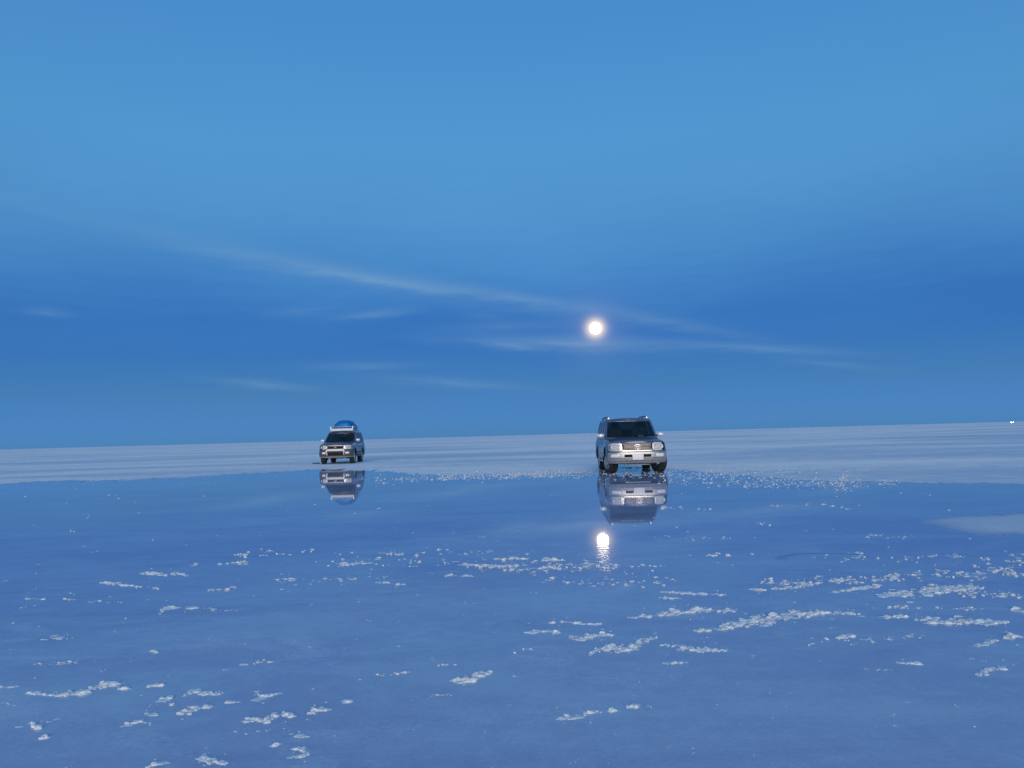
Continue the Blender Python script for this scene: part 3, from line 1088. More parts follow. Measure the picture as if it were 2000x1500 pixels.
        for i in range(nx):
            for k in range(rows):
                bm.faces.new((F[i][k], F[i + 1][k], F[i + 1][k + 1], F[i][k + 1]))
                bm.faces.new((B[i][k], B[i][k + 1], B[i + 1][k + 1], B[i + 1][k]))
            bm.faces.new((F[i][rows], F[i + 1][rows], B[i + 1][rows], B[i][rows]))
            bm.faces.new((F[i][0], B[i][0], B[i + 1][0], F[i + 1][0]))
        for i in (0, nx):
            for k in range(rows):
                bm.faces.new((F[i][k], F[i][k + 1], B[i][k + 1], B[i][k]))
        bmesh.ops.recalc_face_normals(bm, faces=bm.faces)
        bevel_all(bm, bev, 2, 40)
        return to_mesh(bm, 35)

    def slab(s, name, xs, top, bot, proud, thick, m, parent=None, **kw):
        return s.part(name, s.slab_mesh(xs, top, bot, proud, thick, **kw), m, parent)

    def wheel(s, y, sg, steer=0.0):
        r, w = s.p['wr'], s.p['tw']
        root = s.part('wheel', lathe_mesh([(-0.05, 0.07), (0.05, 0.07)], 16), 'under')
        root.location = (sg * (s.W - w / 2 - 0.03), y + s.y0, r - 0.012)
        root.rotation_euler = (0, 0, steer)
        pr = [(-w * .42, r * .60), (-w * .48, r * .66), (-w * .5, r * .80), (-w * .47, r * .93), (-w * .40, r * .985)]
        g = []
        for q in (-0.22, 0.0, 0.22):
            g += [(w * (q - .04), r), (w * (q - .03), r - 0.012), (w * (q + .03), r - 0.012), (w * (q + .04), r)]
        pr += [(-w * .36, r)] + g + [(w * .36, r)] + [(-a, b) for a, b in pr[::-1]]
        s.part('tyre', lathe_mesh(pr, 56, 'X', 30, close=False), 'tyre', root)
        bm = bmesh.new()
        rim = r * .62
        bm_lathe(bm, [(sg * w * .44, rim), (sg * w * .46, rim * .96), (sg * w * .40, rim * .90), (sg * w * .05, rim * .86), (-sg * w * .3, rim * .9), (-sg * w * .42, rim)], 40, 'X', False)
        for k in range(s.p['spokes']):
            a = 2 * math.pi * k / s.p['spokes'] + 0.3
            v = bm_box(bm, (0, 0, 0), (w * .10, 0.075, rim * .86))
            R = Matrix.Rotation(a, 4, 'X') @ Matrix.Translation((sg * w * .36, 0, rim * .46))
            bmesh.ops.transform(bm, matrix=R, verts=v)
        bm_lathe(bm, [(sg * w * .2, 0.10), (sg * w * .40, 0.085), (sg * w * .43, 0.05)], 20, 'X')
        s.part('rim', to_mesh(bm, 35), 'alloy', root)
        s.part('brake_disc', lathe_mesh([(sg * w * .0, rim * .62), (sg * w * .08, rim * .62)], 28), 'greymetal', root)
        return root

    # ---------------------------------------------------------------- cabin
    def cabin(s):
        g = s.p['cabin']
        rows = g['rows']            # list of (t, z)
        zb, zt = rows[0], rows[-1]

        def pt(c, t, z, off=0.0):
            hw = g['hw'][0] + (g['hw'][1] - g['hw'][0]) * t + 0.012 * math.sin(math.pi * t) - off
            yf = g['yf'][0] + (g['yf'][1] - g['yf'][0]) * t + off
            yr = g['yr'][0] + (g['yr'][1] - g['yr'][0]) * t - off
            a = c[0]
            if a == 'f':            # across the front: fraction of half width
                u = c[1]
                return (hw * u, yf + 0.16 * abs(u) ** 2.6 - 0.02, z)
            if a == 'r':
                u = c[1]
                return (hw * u, yr - 0.08 * abs(u) ** 3, z)
            y = c[1] + (c[2] - c[1]) * t
            return (hw, y, z)
        cols = g['cols']
        wins = g['wins']            # (first col, last col, kind)
        zlist = [(i / 10.0) for i in range(11)]
        lo, hi = g['glass']
        ts = sorted(set([0.0, lo, lo + (hi - lo) * .33, lo + (hi - lo) * .66, hi, (1 + hi) / 2, 1.0]))

        def zof(t):
            return g['z'][0] + (g['z'][1] - g['z'][0]) * t

        def P(c, t, sg, off=0.0):
            z = zof(t)
            if c[0] == 'f':
                z -= g.get('cowl', 0.0) * (1 - t)
            x, y, z = pt(c, t, z, off)
            if t > 0.97:                      # soften the roof edge
                x *= 0.985
            return (sg * x, y + s.y0, z)
        bm = bmesh.new()
        V = {}

        def vert(co):
            key = tuple(round(c, 4) for c in co)
            if key not in V:
                V[key] = bm.verts.new(co)
            return V[key]
        for sg in (1, -1):
            for j in range(len(cols) - 1):
                iswin = any(a <= j < b for a, b, _ in wins)
                for k in range(len(ts) - 1):
                    if iswin and lo - 1e-6 <= ts[k] and ts[k + 1] <= hi + 1e-6:
                        continue
                    q = [vert(P(cols[j], ts[k], sg)), vert(P(cols[j + 1], ts[k], sg)), vert(P(cols[j + 1], ts[k + 1], sg)), vert(P(cols[j], ts[k + 1], sg))]
                    u = []
                    for v in q:
                        if v not in u:
                            u.append(v)
                    if len(u) > 2:
                        bm.faces.new(u)
        # roof skin
        N = len(cols)
        rws = []
        for j in range(N):
            x, y, z = P(cols[j], 1.0, 1)
            row = []
            for q in range(-6, 7):
                t = q / 6
                rise = g['crown'] * (1 - abs(t) ** 2.2) * min(1.0, math.sin(math.pi * (j + 0.25) / (N - 0.5)) * 1.6)
                row.append(vert((x * t, y, z + rise)))
            rws.append(row)
        for A, B in zip(rws, rws[1:]):
            for q in range(12):
                u = []
                for v in (A[q], A[q + 1], B[q + 1], B[q]):
                    if v not in u:
                        u.append(v)
                if len(u) > 2:
                    try:
                        bm.faces.new(u)
                    except ValueError:
                        pass
        bmesh.ops.remove_doubles(bm, verts=bm.verts, dist=1e-4)
        bmesh.ops.recalc_face_normals(bm, faces=bm.faces)
        shell = to_mesh(bm, 42)
        o = s.part('cabin_shell', shell, s.p['paint'])
        md = o.modifiers.new('thick', 'SOLIDIFY')
        md.thickness, md.offset = 0.03, -1
        # glass
        gts = [lo, lo + (hi - lo) * .33, lo + (hi - lo) * .66, hi]
        for a, b, kind in wins:
            both = kind in ('windscreen', 'rear_window')
            sides = [None] if both else [1, -1]
            for sd in sides:
                bm = bmesh.new()
                if both:
                    cc = [(c, -1) for c in cols[a:b + 1][::-1]] + [(c, 1) for c in cols[a + 1:b + 1]] if kind == 'windscreen' else [(c, 1) for c in cols[a:b + 1]] + [(c, -1) for c in cols[a:b][::-1]]
                else:
                    cc = [(c, sd) for c in cols[a:b + 1]]
                grid = [[bm.verts.new(P(c, t, sg, 0.012)) for t in gts] for c, sg in cc]
                for A, B in zip(grid, grid[1:]):
                    for k in range(3):
                        bm.faces.new((A[k], B[k], B[k + 1], A[k + 1]))
                bmesh.ops.recalc_face_normals(bm, faces=bm.faces)
                gm = to_mesh(bm, 60)
                s.part(kind, gm, 'screen' if kind == 'windscreen' else 'sideglass')
        s.P = P
        s.cabin_cols = cols
        s.zof = zof
        # dark sills round the windscreen
        bm = bmesh.new()
        for sg in (1, -1):
            pass
        bm.free()
        # what one sees through the windscreen
        yf = g['yf'][0] + s.y0
        zd = g['z'][0]
        s.part('dashboard', box_mesh((0, yf + 0.36, zd + 0.015), (g['hw'][0] * 1.66, 0.42, 0.09), 0.03), 'trim')
        s.part('cabin_floor', box_mesh((0, s.y0 + (g['yf'][0] + g['yr'][0]) / 2 + 0.2, zd + 0.01), (g['hw'][0] * 1.78, g['yr'][0] - g['yf'][0] - 0.6, 0.05), 0.01), 'trim')
        for x in (-0.42, 0.42):
            st = s.part('seat', box_mesh((x, yf + 1.28, zd + 0.20), (0.50, 0.16, 0.42), 0.05, Matrix.Rotation(0.2, 4, 'X')), 'seat')
            s.part('headrest', box_mesh((x, yf + 1.34, zd + 0.48), (0.26, 0.10, 0.17), 0.04), 'seat', st)
        s.part('rear_seat', box_mesh((0, yf + 2.2, zd + 0.16), (1.35, 0.16, 0.34), 0.05, Matrix.Rotation(0.2, 4, 'X')), 'seat')
        xw = s.p['driver']
        bm = bmesh.new()
        c, r = Vector((xw, yf + 0.66, zd + 0.10)), 0.18
        ring = []
        for k in range(25):
            a = 2 * math.pi * k / 24
            ring.append(c + Vector((math.cos(a) * r, math.sin(a) * r * 0.42, math.sin(a) * r * 0.9)))
        bm_tube(bm, ring, 0.016, 8, caps=False)
        bm_tube(bm, [c - Vector((r, 0, 0)), c + Vector((r, 0, 0))], 0.018, 8)
        s.part('steering_wheel', to_mesh(bm, 50), 'black')
        f = P(('f', 0.0), hi, 1)
        mr = s.part('rear_view_mirror', box_mesh((0, f[1] + 0.07, f[2] - 0.10), (0.25, 0.04, 0.075), 0.015), 'trim')
        s.part('mirror_stalk', tube_mesh([(0, f[1] + 0.02, f[2] - 0.02), (0, f[1] + 0.06, f[2] - 0.08)], 0.012, 8), 'trim', mr)
        for sx in (-1, 1):      # wipers at the foot of the windscreen
            a = Vector(P(('f', 0.10 if sx < 0 else 0.10), lo, sx, -0.012))
            e = Vector(P(('f', 0.66), lo + 0.07, sx, -0.016))
            s.part('wiper', tube_mesh([a, (a + e) / 2 + Vector((0, -0.008, 0.0)), e], 0.009, 6), 'black')

    def doors(s):
        for y0, y1, hy in s.p['doors']:
            for sg in (1, -1):
                bm = bmesh.new()
                ys, zs = np.linspace(y0, y1, 9), np.linspace(0.50, s.shoulder((y0 + y1) / 2) - 0.03, 7)

                def q(y, z, off):
                    keep = True
                    return bm.verts.new((sg * (s.side_x(y, z) + off), y + s.y0, z))
                ok = lambda y, z: all(math.hypot(y - wy, z - s.p['wr'] - .02) > s.p['arch'] + 0.03 for wy in s.p['wheels'])
                G = [[None] * len(zs) for _ in ys]
                for i, y in enumerate(ys):
                    for k, z in enumerate(zs):
                        yy = y
                        for wy in s.p['wheels']:      # shape the panel edge round the wheel arch
                            R = s.p['arch'] + 0.05
                            dz = z - s.p['wr'] - .02
                            if abs(dz) < R and abs(yy - wy) < math.sqrt(R * R - dz * dz):
                                half = math.sqrt(R * R - dz * dz)
                                yy = wy + half if (y0 + y1) / 2 > wy else wy - half
                        G[i][k] = q(float(yy), float(z), 0.006)
                for i in range(len(ys) - 1):
                    for k in range(len(zs) - 1):
                        try:
                            bm.faces.new((G[i][k], G[i + 1][k], G[i + 1][k + 1], G[i][k + 1]))
                        except ValueError:
                            pass
                bmesh.ops.remove_doubles(bm, verts=bm.verts, dist=1e-4)
                r = bmesh.ops.extrude_face_region(bm, geom=list(bm.faces))
                bmesh.ops.translate(bm, vec=(-sg * 0.02, 0, 0), verts=[v for v in r['geom'] if isinstance(v, bmesh.types.BMVert)])
                d = s.part('door', to_mesh(bm, 35), s.p['paint'])
                zh = s.shoulder(hy) - 0.14
                x = s.side_x(hy, zh)
                s.part('door_handle', box_mesh((sg * (x + 0.025), hy + s.y0, zh), (0.03, 0.20, 0.035), 0.012), s.p['handle'], d)

    def mirrors(s):
        y, z, w = s.p['mirror']
        for sg in (1, -1):
            x = s.W - 0.12
            bm = bmesh.new()
            bmesh.ops.create_uvsphere(bm, u_segments=20, v_segments=12, radius=1.0)
            for v in bm.verts:
                v.co.y = max(v.co.y, -1.0) if v.co.y < 0 else v.co.y * 0.55
                v.co.x = math.copysign(abs(v.co.x) ** 0.75, v.co.x)
                v.co.z = math.copysign(abs(v.co.z) ** 0.75, v.co.z) * (1.0 - 0.22 * v.co.x * sg)
            bmesh.ops.transform(bm, matrix=Matrix.Translation((sg * (x + 0.06 + w / 2), y + s.y0, z)) @ Matrix.Diagonal((w / 2, 0.10, 0.075, 1)), verts=bm.verts)
            mo = s.part('wing_mirror', to_mesh(bm, 60), s.p['mirror_mat'])
            s.part('mirror_arm', tube_mesh([(sg * (x - 0.04), y + s.y0 + 0.02, z - 0.05), (sg * (x + 0.10), y + s.y0 + 0.01, z - 0.03)], 0.028, 8), 'black', mo)
            s.part('mirror_face', box_mesh((sg * (x + 0.06 + w / 2), y + s.y0 + 0.062, z), (w * 0.8, 0.012, 0.11), 0.01), 'mirror_glass', mo)

    def underside(s):
        p = s.p
        for wy in p['wheels']:
            bm = bmesh.new()
            bm_tube(bm, [(-s.W + 0.2, wy + s.y0, p['wr'] - 0.03), (s.W - 0.2, wy + s.y0, p['wr'] - 0.03)], 0.045, 10)
            s.part('axle', to_mesh(bm, 40), 'under')
        bm = bmesh.new()
        for x in (-0.45, 0.45):
            bm_box(bm, (x, 0, 0.38), (0.10, s.L * 0.82, 0.12))
        bm_box(bm, (0, s.y0 + 1.2, 0.33), (0.55, 0.9, 0.10))
        bm_box(bm, (0.1, s.y0 + p['wheels'][1], 0.33), (0.30, 0.26, 0.24))
        s.part('chassis', to_mesh(bm, 35), 'under')
        for wy in p['wheels']:
            for sg in (1, -1):
                s.part('mud_flap', box_mesh((sg * (s.W - 0.17), wy + s.y0 + p['arch'] + 0.02, 0.33), (0.26, 0.012, 0.24), 0.003), 'black')

    def rear(s):
        yb = s.L + s.y0
        s.part('rear_bumper', box_mesh((0, yb - 0.03, 0.52), (s.W * 1.86, 0.20, 0.20), 0.06), s.p['bumper_mat'])
        for sg in (1, -1):
            s.part('tail_light', box_mesh((sg * (s.W - 0.14), yb - 0.06, 0.92), (0.16, 0.12, 0.32), 0.03), 'red')
        s.part('tailgate', box_mesh((0, yb - 0.025, 0.86), (s.W * 1.3, 0.03, 0.44), 0.012), s.p['paint'])


def pill(path, r, n=10):
    return tube_mesh(path, r, n)


def place(root, front_axle_px, wheel_y, L, rz, scale):
    """put the car so that its front axle stands over that pixel of the ground"""
    root.rotation_euler = (0, 0, rz)
    root.scale = (scale, scale, scale)
    g = ground(*front_axle_px)
    off = Matrix.Rotation(rz, 3, 'Z') @ Vector((0, wheel_y - L / 2, 0)) * scale
    root.location = (g.x - off.x, g.y - off.y, 0.0)


def headlight(car, x0, x1, top, bot, bowls, proud=0.006, amber=None):
    for sg in (1, -1):
        tp = sorted((sg * x, z) for x, z in top)
        bt = sorted((sg * x, z) for x, z in bot)
        xs = sorted((sg * x0, sg * x1))
        h = car.slab('headlight', xs, tp, bt, proud, 0.06, 'lamp', nx=12, bev=0.012)
        for (bx, bz, br) in bowls:
            y = car.nose_y(bx) + car.inset(bz) - proud
            me = lathe_mesh([(y - 0.012, br), (y - 0.020, br * 0.96), (y - 0.010, br * 0.80), (y - 0.001, br * 0.35), (y - 0.012, br * 0.22), (y - 0.014, 0.002)], 24, 'Y', 40, False)
            for v in me.vertices:
                v.co.x += sg * bx
                v.co.z += bz
            car.part('reflector', me, 'lamp', h)
        if amber:
            a0, a1, zt, zb = amber
            car.slab('turn_signal', sorted((sg * a0, sg * a1)), [(-2, zt), (2, zt)], [(-2, zb), (2, zb)], proud + 0.004, 0.03, 'amber', h, nx=4, bev=0.004)
        car.part('lens', car.slab_mesh(xs, tp, bt, proud + 0.026, 0.004, nx=12, bev=0.0), 'lens', h)


def flat(z):
    return [(-2, z), (2, z)]


# ---------------------------------------------------------------- the near car, silver bumper and roof rails
def car_silver():
    root = empty('offroad_car', (0, 0, 0))
    tag(root, 'slate blue off-road car with silver bumper and roof rails standing on the wet salt', 'car', 'off-road cars parked on the salt flat')
    p = dict(L=4.89, W=1.94, nose=0.24, paint='paint_a', bumper_mat='silver', wheels=(0.86, 3.71), wr=0.395, tw=0.275, arch=0.475, flare=0.03,
             ins_z=[0.30, 0.36, 0.44, 0.60, 0.80, 0.95, 1.05, 1.14], ins_d=[0.10, 0.06, 0.015, 0.0, 0.005, 0.02, 0.045, 0.10],
             ring_z=[0.34, 0.40, 0.48, 0.56, 0.64, 0.72, 0.80, 0.86, 0.91, 0.95, 0.98, 1.0], sh_ref=1.14,
             sh_y=[0, 0.10, 0.4, 1.0, 1.4, 4.5, 4.89], sh_z=[1.00, 1.02, 1.05, 1.10, 1.13, 1.14, 1.12], crown=0.055,
             cabin=dict(hw=(0.905, 0.775), yf=(1.30, 2.08), yr=(4.78, 4.52), z=(1.12, 1.80), rows=(0, 1), cowl=0.0, crown=0.055, glass=(0.10, 0.90),
                        cols=[('f', 0.0), ('f', 0.25), ('f', 0.5), ('f', 0.75), ('f', 0.92), ('f', 0.975), ('s', 1.50, 2.22), ('s', 1.78, 2.34), ('s', 2.56, 2.62), ('s', 2.68, 2.72),
                              ('s', 3.58, 3.54), ('s', 3.72, 3.66), ('s', 4.46, 4.32), ('s', 4.62, 4.42), ('r', 0.97), ('r', 0.85), ('r', 0.45), ('r', 0.0)],
                        wins=[(0, 4, 'windscreen'), (7, 8, 'side_window'), (9, 10, 'side_window'), (11, 12, 'side_window'), (15, 17, 'rear_window')]),
             doors=[(1.42, 2.60, 2.45), (2.63, 3.62, 3.46)], handle='paint_a', mirror=(1.62, 1.25, 0.25), mirror_mat='pearl', spokes=5, driver=0.40)
    c = Car(p, root)
    c.body()
    c.cabin()
    c.doors()
    c.mirrors()
    c.underside()
    c.rear()
    for y in p['wheels']:
        for sg in (1, -1):
            c.wheel(y, sg, math.radians(17) if y < 1 else 0.0)
    # nose
    g = c.slab('grille', (-0.475, 0.475), flat(0.955), [(-0.475, 0.80), (-0.44, 0.765), (0.44, 0.765), (0.475, 0.80)], 0.000, 0.05, 'black', bev=0.008)
    for z in (0.79, 0.832, 0.874, 0.916):
        c.slab('grille_bar', (-0.45, 0.45), flat(z + 0.024), flat(z), 0.020, 0.02, 'grille', g, bev=0.006)
    c.slab('grille_surround', (-0.50, 0.50), flat(0.987), flat(0.955), 0.022, 0.05, c.p['paint'], g, bev=0.008)
    c.slab('grille_strip', (-0.52, 0.52), [(-0.52, 0.752), (0, 0.760), (0.52, 0.752)], flat(0.728), 0.022, 0.05, 'chrome', g, bev=0.006)
    bm = bmesh.new()
    y = c.nose_y(0) - 0.034
    for rx, rz, cx, cz in ((0.115, 0.078, 0, 0), (0.036, 0.07, 0, -0.004), (0.075, 0.034, 0, 0.034)):
        bm_tube(bm, [(cx + math.cos(a) * rx, y, 0.868 + cz + math.sin(a) * rz) for a in [2 * math.pi * k / 28 for k in range(29)]], 0.012, 8, False)
    c.part('emblem', to_mesh(bm, 60), 'chrome', g)
    headlight(c, 0.495, 0.925, [(0.495, 0.975), (0.56, 1.0), (0.84, 1.0), (0.925, 0.965)], [(0.495, 0.775), (0.56, 0.735), (0.84, 0.735), (0.925, 0.765)],
              [(0.60, 0.87, 0.082), (0.765, 0.87, 0.086)], amber=(0.87, 0.92, 0.93, 0.80))
    b = c.slab('front_bumper', (-0.955, 0.955), [(-0.955, 0.69), (-0.5, 0.705), (0.5, 0.705), (0.955, 0.69)], flat(0.40), 0.045, 0.12, 'silver', nx=30, bev=0.025, rows=4)
    for x0, x1 in ((-0.435, -0.185), (0.185, 0.435)):
        c.slab('air_intake', (x0, x1), flat(0.628), flat(0.535), 0.049, 0.03, 'black', b, nx=6, bev=0.008)
    c.slab('bumper_groove', (-0.93, 0.93), flat(0.512), flat(0.500), 0.048, 0.03, 'cladding', b, nx=26, bev=0.0)
    for sg in (1, -1):
        f = c.slab('fog_light', sorted((sg * 0.60, sg * 0.86)), flat(0.640), flat(0.535), 0.050, 0.03, 'lamp', b, nx=8, bev=0.014)
    c.slab('valance', (-0.90, 0.90), flat(0.415), [(-0.9, 0.36), (-0.55, 0.31), (0.55, 0.31), (0.9, 0.36)], 0.005, 0.08, 'cladding', b, nx=24, bev=0.012)
    c.slab('skid_plate', (-0.42, 0.42), flat(0.325), flat(0.27), -0.06, 0.10, 'greymetal', b, nx=8, bev=0.01)
    pl = c.part('number_plate', box_mesh((0, c.nose_y(0) - 0.060, 0.535), (0.34, 0.012, 0.165), 0.004), 'plate')
    c.part('plate_frame', box_mesh((0, c.nose_y(0) - 0.052, 0.535), (0.365, 0.012, 0.19), 0.004), 'greymetal', pl)
    c.part('tow_hook', tube_mesh([(0.62, c.y0 + 0.16, 0.36), (0.62, c.y0 + 0.04, 0.33), (0.68, c.y0 + 0.04, 0.31), (0.68, c.y0 + 0.16, 0.34)], 0.016, 8), 'greymetal')
    # bonnet shut line and scoop-free bulge
    for sg in (1, -1):
        c.part('bonnet_seam', tube_mesh([(sg * 0.78, c.y0 + 0.16, c.shoulder(0.16) + 0.009), (sg * 0.80, c.y0 + 0.6, c.shoulder(0.6) + 0.012), (sg * 0.82, c.y0 + 1.28, c.shoulder(1.28) + 0.010)], 0.006, 6), 'black')
    # running boards, side mouldings
    for sg in (1, -1):
        c.part('running_board', box_mesh((sg * (c.W - 0.03), c.y0 + 2.28, 0.40), (0.20, 1.72, 0.05), 0.015), 'silver')
        c.part('side_moulding', box_mesh((sg * (c.W + 0.008), c.y0 + 2.30, 0.60), (0.03, 1.78, 0.13), 0.012), 'silver')
        x = 0.67
        rl = c.part('roof_rail', tube_mesh([(sg * x, c.y0 + 2.25, 1.83), (sg * (x + .01), c.y0 + 2.36, 1.895), (sg * (x + .02), c.y0 + 2.6, 1.905), (sg * (x + .02), c.y0 + 4.1, 1.90), (sg * (x + .01), c.y0 + 4.3, 1.885), (sg * x, c.y0 + 4.42, 1.82)], 0.020, 10), 'cladding')
        for yy in (2.30, 3.3, 4.3):
            c.part('rail_foot', box_mesh((sg * (x + .005), c.y0 + yy, 1.852), (0.05, 0.16, 0.06), 0.016), 'chrome' if yy < 2.5 else 'cladding', rl)
    c.part('antenna', tube_mesh([(-0.86, c.y0 + 1.18, 1.10), (-0.87, c.y0 + 1.22, 1.30)], 0.006, 6), 'black')
    # papers on the dashboard
    yf = c.y0 + p['cabin']['yf'][0]
    c.part('paper_sheet', box_mesh((0.36, yf + 0.33, 1.20), (0.20, 0.14, 0.006), 0.0, Matrix.Rotation(0.5, 4, 'X')), 'paper')
    place(root, (1240, 922.5), p['wheels'][0], p['L'], math.radians(-1.2), 0.965)
    return root


# ---------------------------------------------------------------- the farther car, nudge bar and roof load
def car_dark():
    root = empty('offroad_car', (0, 0, 0))
    tag(root, 'dark blue-grey off-road car with cream nudge bar and a loaded roof rack on salt', 'car', 'off-road cars parked on the salt flat')
    p = dict(L=4.72, W=1.88, nose=0.30, paint='paint_b', bumper_mat='cladding', wheels=(0.88, 3.60), wr=0.385, tw=0.25, arch=0.465, flare=0.035,
             ins_z=[0.30, 0.38, 0.46, 0.60, 0.80, 0.95, 1.07, 1.18], ins_d=[0.12, 0.07, 0.02, 0.0, 0.008, 0.03, 0.055, 0.11],
             ring_z=[0.36, 0.42, 0.50, 0.58, 0.66, 0.74, 0.80, 0.86, 0.91, 0.95, 0.98, 1.0], sh_ref=1.18,
             sh_y=[0, 0.10, 0.4, 1.0, 1.35, 4.3, 4.72], sh_z=[1.00, 1.04, 1.09, 1.14, 1.17, 1.18, 1.16], crown=0.06,
             cabin=dict(hw=(0.885, 0.745), yf=(1.22, 2.06), yr=(4.64, 4.36), z=(1.16, 1.76), rows=(0, 1), cowl=0.0, crown=0.06, glass=(0.10, 0.89),
                        cols=[('f', 0.0), ('f', 0.25), ('f', 0.5), ('f', 0.75), ('f', 0.92), ('f', 0.975), ('s', 1.42, 2.18), ('s', 1.72, 2.30), ('s', 2.48, 2.54), ('s', 2.60, 2.64),
                              ('s', 3.44, 3.38), ('s', 3.58, 3.50), ('s', 4.28, 4.12), ('s', 4.44, 4.24), ('r', 0.97), ('r', 0.85), ('r', 0.45), ('r', 0.0)],
                        wins=[(0, 4, 'windscreen'), (7, 8, 'side_window'), (9, 10, 'side_window'), (11, 12, 'side_window'), (15, 17, 'rear_window')]),
             doors=[(1.42, 2.52, 2.38), (2.55, 3.50, 3.36)], handle='chrome', mirror=(1.56, 1.29, 0.24), mirror_mat='pearl', spokes=6, driver=0.40)
    c = Car(p, root)
    c.body()
    c.cabin()
    c.doors()
    c.mirrors()
    c.underside()
    c.rear()
    for y in p['wheels']:
        for sg in (1, -1):
            c.wheel(y, sg)
    g = c.slab('grille', (-0.40, 0.40), flat(0.985), [(-0.40, 0.84), (0.40, 0.84)], 0.006, 0.05, 'black', bev=0.010)
    c.slab('grille_surround', (-0.43, 0.43), flat(1.022), flat(0.985), 0.030, 0.05, 'silver', g, bev=0.008)
    for x in (-0.19, 0.19):
        c.slab('grille_bar', (x - 0.02, x + 0.02), flat(0.985), flat(0.84), 0.016, 0.02, 'black', g, nx=2, bev=0.004)
    bm = bmesh.new()
    y = c.nose_y(0) - 0.03
    bm_tube(bm, [(math.cos(a) * 0.045, y, 0.915 + math.sin(a) * 0.045) for a in [2 * math.pi * k / 24 for k in range(25)]], 0.012, 8, False)
    bm_box(bm, (0, y, 0.915), (0.14, 0.012, 0.022))
    c.part('emblem', to_mesh(bm, 60), 'grille', g)
    headlight(c, 0.45, 0.90, [(0.45, 1.00), (0.60, 1.03), (0.84, 1.03), (0.90, 0.99)], [(0.45, 0.86), (0.60, 0.80), (0.84, 0.79), (0.90, 0.83)],
              [(0.58, 0.915, 0.078), (0.74, 0.91, 0.080)], amber=(0.84, 0.895, 0.95, 0.86))
    b = c.slab('front_bumper', (-0.925, 0.925), [(-0.925, 0.74), (-0.5, 0.80), (0.5, 0.80), (0.925, 0.74)], flat(0.42), 0.040, 0.12, 'cladding', nx=30, bev=0.025, rows=4)
    c.slab('air_intake', (-0.42, 0.42), flat(0.655), flat(0.475), 0.046, 0.03, 'black', b, nx=10, bev=0.008)
    for sg in (1, -1):
        f = c.slab('fog_light', sorted((sg * 0.55, sg * 0.74)), flat(0.66), flat(0.56), 0.046, 0.03, 'lamp', b, nx=6, bev=0.014)
    c.slab('valance', (-0.87, 0.87), flat(0.430), [(-0.87, 0.39), (-0.5, 0.335), (0.5, 0.335), (0.87, 0.39)], 0.008, 0.08, 'silver', b, nx=24, bev=0.012)
    nb = c.slab('nudge_bar', (-0.50, 0.50), [(-0.50, 0.80), (-0.40, 0.825), (0.40, 0.825), (0.50, 0.80)], [(-0.50, 0.70), (-0.40, 0.715), (0.40, 0.715), (0.50, 0.70)], 0.115, 0.06, 'white', nx=14, bev=0.022)
    for sg in (1, -1):
        c.part('bar_leg', tube_mesh([(sg * 0.47, c.nose_y(0.45) - 0.085, 0.755), (sg * 0.475, c.nose_y(0.45) - 0.075, 0.64), (sg * 0.45, c.nose_y(0.45) - 0.03, 0.50)], [0.05, 0.045, 0.032], 10), 'white', nb)
    for sg in (1, -1):
        c.part('bonnet_seam', tube_mesh([(sg * 0.72, c.y0 + 0.18, c.shoulder(0.18) + 0.012), (sg * 0.76, c.y0 + 0.6, c.shoulder(0.6) + 0.015), (sg * 0.80, c.y0 + 1.22, c.shoulder(1.22) + 0.012)], 0.006, 6), 'black')
    for sg in (1, -1):
        c.part('running_board', box_mesh((sg * (c.W - 0.03), c.y0 + 2.22, 0.42), (0.18, 1.66, 0.05), 0.015), 'cladding')
        c.part('side_moulding', box_mesh((sg * (c.W + 0.008), c.y0 + 2.22, 0.60), (0.03, 1.66, 0.10), 0.012), 'cladding')
    # roof rack with white front board
    y0, y1, zr = c.y0 + 2.02, c.y0 + 4.25, 1.865
    hw = 0.64
    rk = c.part('roof_rack', box_mesh((0, (y0 + y1) / 2, zr), (hw * 2 - 0.06, y1 - y0 - 0.06, 0.02), 0.006), 'greymetal')
    c.part('front_board', box_mesh((0, y0, zr + 0.035), (hw * 2, 0.035, 0.125), 0.02), 'white', rk)
    c.part('front_tube', tube_mesh([(-hw, y0 + 0.01, zr + 0.20), (hw, y0 + 0.01, zr + 0.20)], 0.018, 10), 'greymetal', rk)
    for sg in (1, -1):
        c.part('corner_post', box_mesh((sg * (hw - 0.02), y0 + 0.02, zr + 0.12), (0.08, 0.06, 0.20), 0.02, Matrix.Rotation(sg * 0.28, 4, 'Y')), 'white', rk)
        c.part('side_rail', tube_mesh([(sg * hw, y0, zr + 0.20), (sg * hw, y1, zr + 0.20)], 0.018, 10), 'greymetal', rk)
        c.part('lower_rail', tube_mesh([(sg * hw, y0, zr + 0.02), (sg * hw, y1, zr + 0.02)], 0.018, 10), 'greymetal', rk)
        for k in range(4):
            yy = y0 + 0.12 + (y1 - y0 - 0.24) * k / 3
            c.part('rack_foot', tube_mesh([(sg * (hw - 0.02), yy, 1.78), (sg * hw, yy, zr + 0.20)], 0.014, 8), 'greymetal', rk)
    c.part('rear_tube', tube_mesh([(-hw, y1, zr + 0.20), (hw, y1, zr + 0.20)], 0.018, 10), 'greymetal', rk)
    place(root, (661, 905.4), p['wheels'][0], p['L'], math.radians(2.4), 1.0)
    return root, c


near_car = car_silver()
far_car, FC = car_dark()


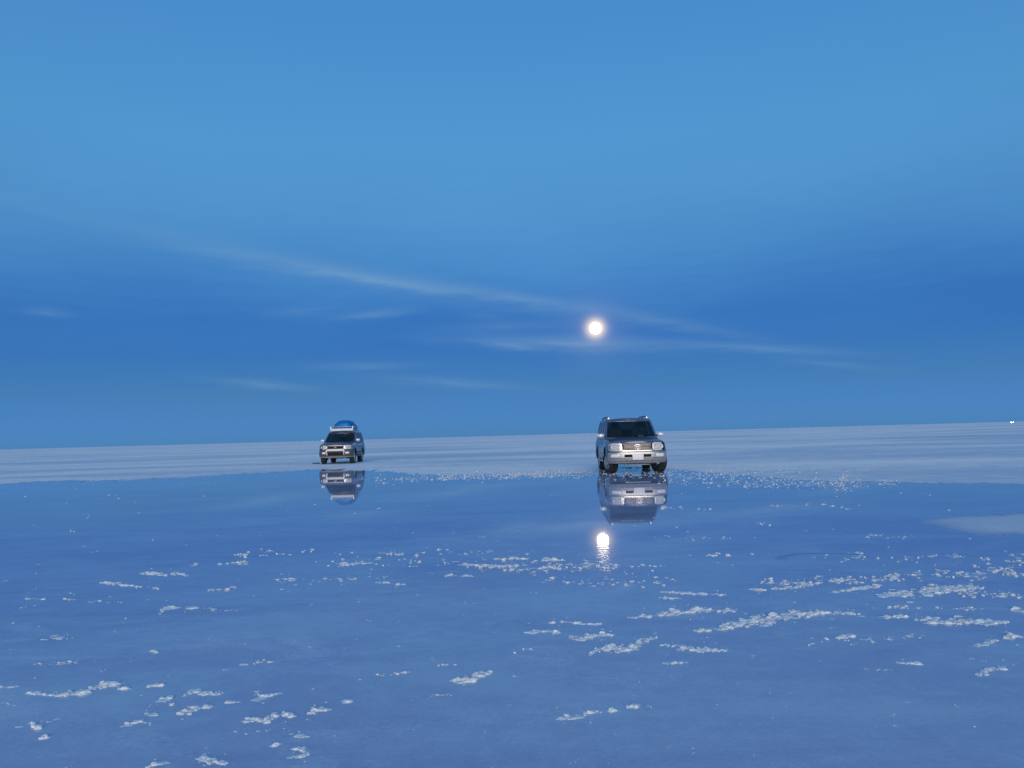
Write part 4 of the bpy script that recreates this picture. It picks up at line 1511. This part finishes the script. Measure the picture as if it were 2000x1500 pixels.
def roof_load():
    """luggage under a blue tarpaulin on the far car's rack"""
    root = empty('tarpaulin_bundle', (0, 0, 0))
    tag(root, 'rounded bundle under a bright blue tarpaulin on the roof rack', 'roof load')
    bm = bmesh.new()
    bmesh.ops.create_uvsphere(bm, u_segments=56, v_segments=28, radius=1.0)
    def skin(q):
        x = math.copysign(abs(q.x) ** 0.72, q.x)
        y = math.copysign(abs(q.y) ** 0.60, q.y)
        z = max(q.z, -0.05)
        z = z ** 0.85 if z > 0 else z
        k = 1 + 0.07 * noise.noise(q * 2.1) + 0.04 * noise.noise(q * 5.0)
        return Vector((x * 0.61 * k, y * 1.06 * k, z * (0.56 - 0.05 * q.y) * k))
    for v in bm.verts:
        v.co = skin(v.co.copy())
    s = obj('sheet', to_mesh(bm, 60), M['tarp'], root)
    for yq in (-0.55, 0.0, 0.55):
        pts = []
        for k in range(21):
            a = math.pi * k / 20
            h = math.sqrt(1 - yq * yq)
            pts.append(skin(Vector((math.cos(a) * h, yq, math.sin(a) * h))) * 1.006)
        obj('strap', tube_mesh(pts, 0.010, 6), M['black'], root)
    m = far_car.matrix_basis if False else Matrix.Translation(far_car.location) @ Matrix.Rotation(far_car.rotation_euler.z, 4, 'Z')
    p = m @ Vector((0.02, FC.y0 + 3.15, 1.885))
    root.location = p
    root.rotation_euler = (0, 0, far_car.rotation_euler.z)


roof_load()


def dark_lump():
    p = ground(617, 905.5)
    items = [(p.x + rnd.uniform(-.14, .16), p.y + rnd.uniform(-.15, .15), 0.0, rnd.uniform(.05, .10), rnd.uniform(.05, .09), rnd.uniform(.03, .06), rnd.uniform(0, 6)) for _ in range(16)]
    o = obj('wet_lump', lumps_mesh(items, origin=(p.x, p.y, 0)), worn('dark wet lump', (0.03, 0.03, 0.035), 0.5, 0.0))
    o.location = (p.x, p.y, 0)
    tag(o, 'low dark lump on the salt beside the front tyre of the roof-loaded car', 'lump')


dark_lump()


def distant_car():
    """another car far out on the flat, only its lit lamps read"""
    g = ground(1977, 826.5)
    d = 640.0
    u = Vector((ray(1977, 826.5).x, ray(1977, 826.5).y, 0)).normalized()
    root = empty('distant_car', (u.x * d, u.y * d, 0), math.atan2(-u.x, u.y))
    tag(root, 'tiny far-off car with lit headlights on the horizon at the right', 'car')
    bm = bmesh.new()
    bm_box(bm, (0, 2.2, 0.75), (1.8, 4.4, 0.75))
    vs = bm_box(bm, (0, 2.6, 1.42), (1.55, 2.9, 0.62))
    for v in vs:
        if v.co.z > 1.5:
            v.co.x *= 0.85
            v.co.y = 2.6 + (v.co.y - 2.6) * 0.8
    bevel_all(bm, 0.08, 2)
    obj('body', to_mesh(bm, 35), M['paint_b'], root)
    for x in (-0.72, 0.72):
        for y in (0.8, 3.5):
            w = obj('wheel', lathe_mesh([(-.11, .30), (-.11, .36), (.11, .36), (.11, .30)], 20), M['tyre'], root)
            w.location = (x, y, 0.36)
    lm, _, _ = mat('lit headlight', (0.9, 0.9, 0.9), 0.3, emit=(1.0, 0.78, 0.55), estr=14.0)
    for x in (-0.62, 0.62):
        h = obj('headlight', lathe_mesh([(-0.07, 0.17), (-0.05, 0.20), (0.03, 0.20)], 20, 'Y'), lm, root)
        h.location = (x, 0.0, 0.86)


distant_car()
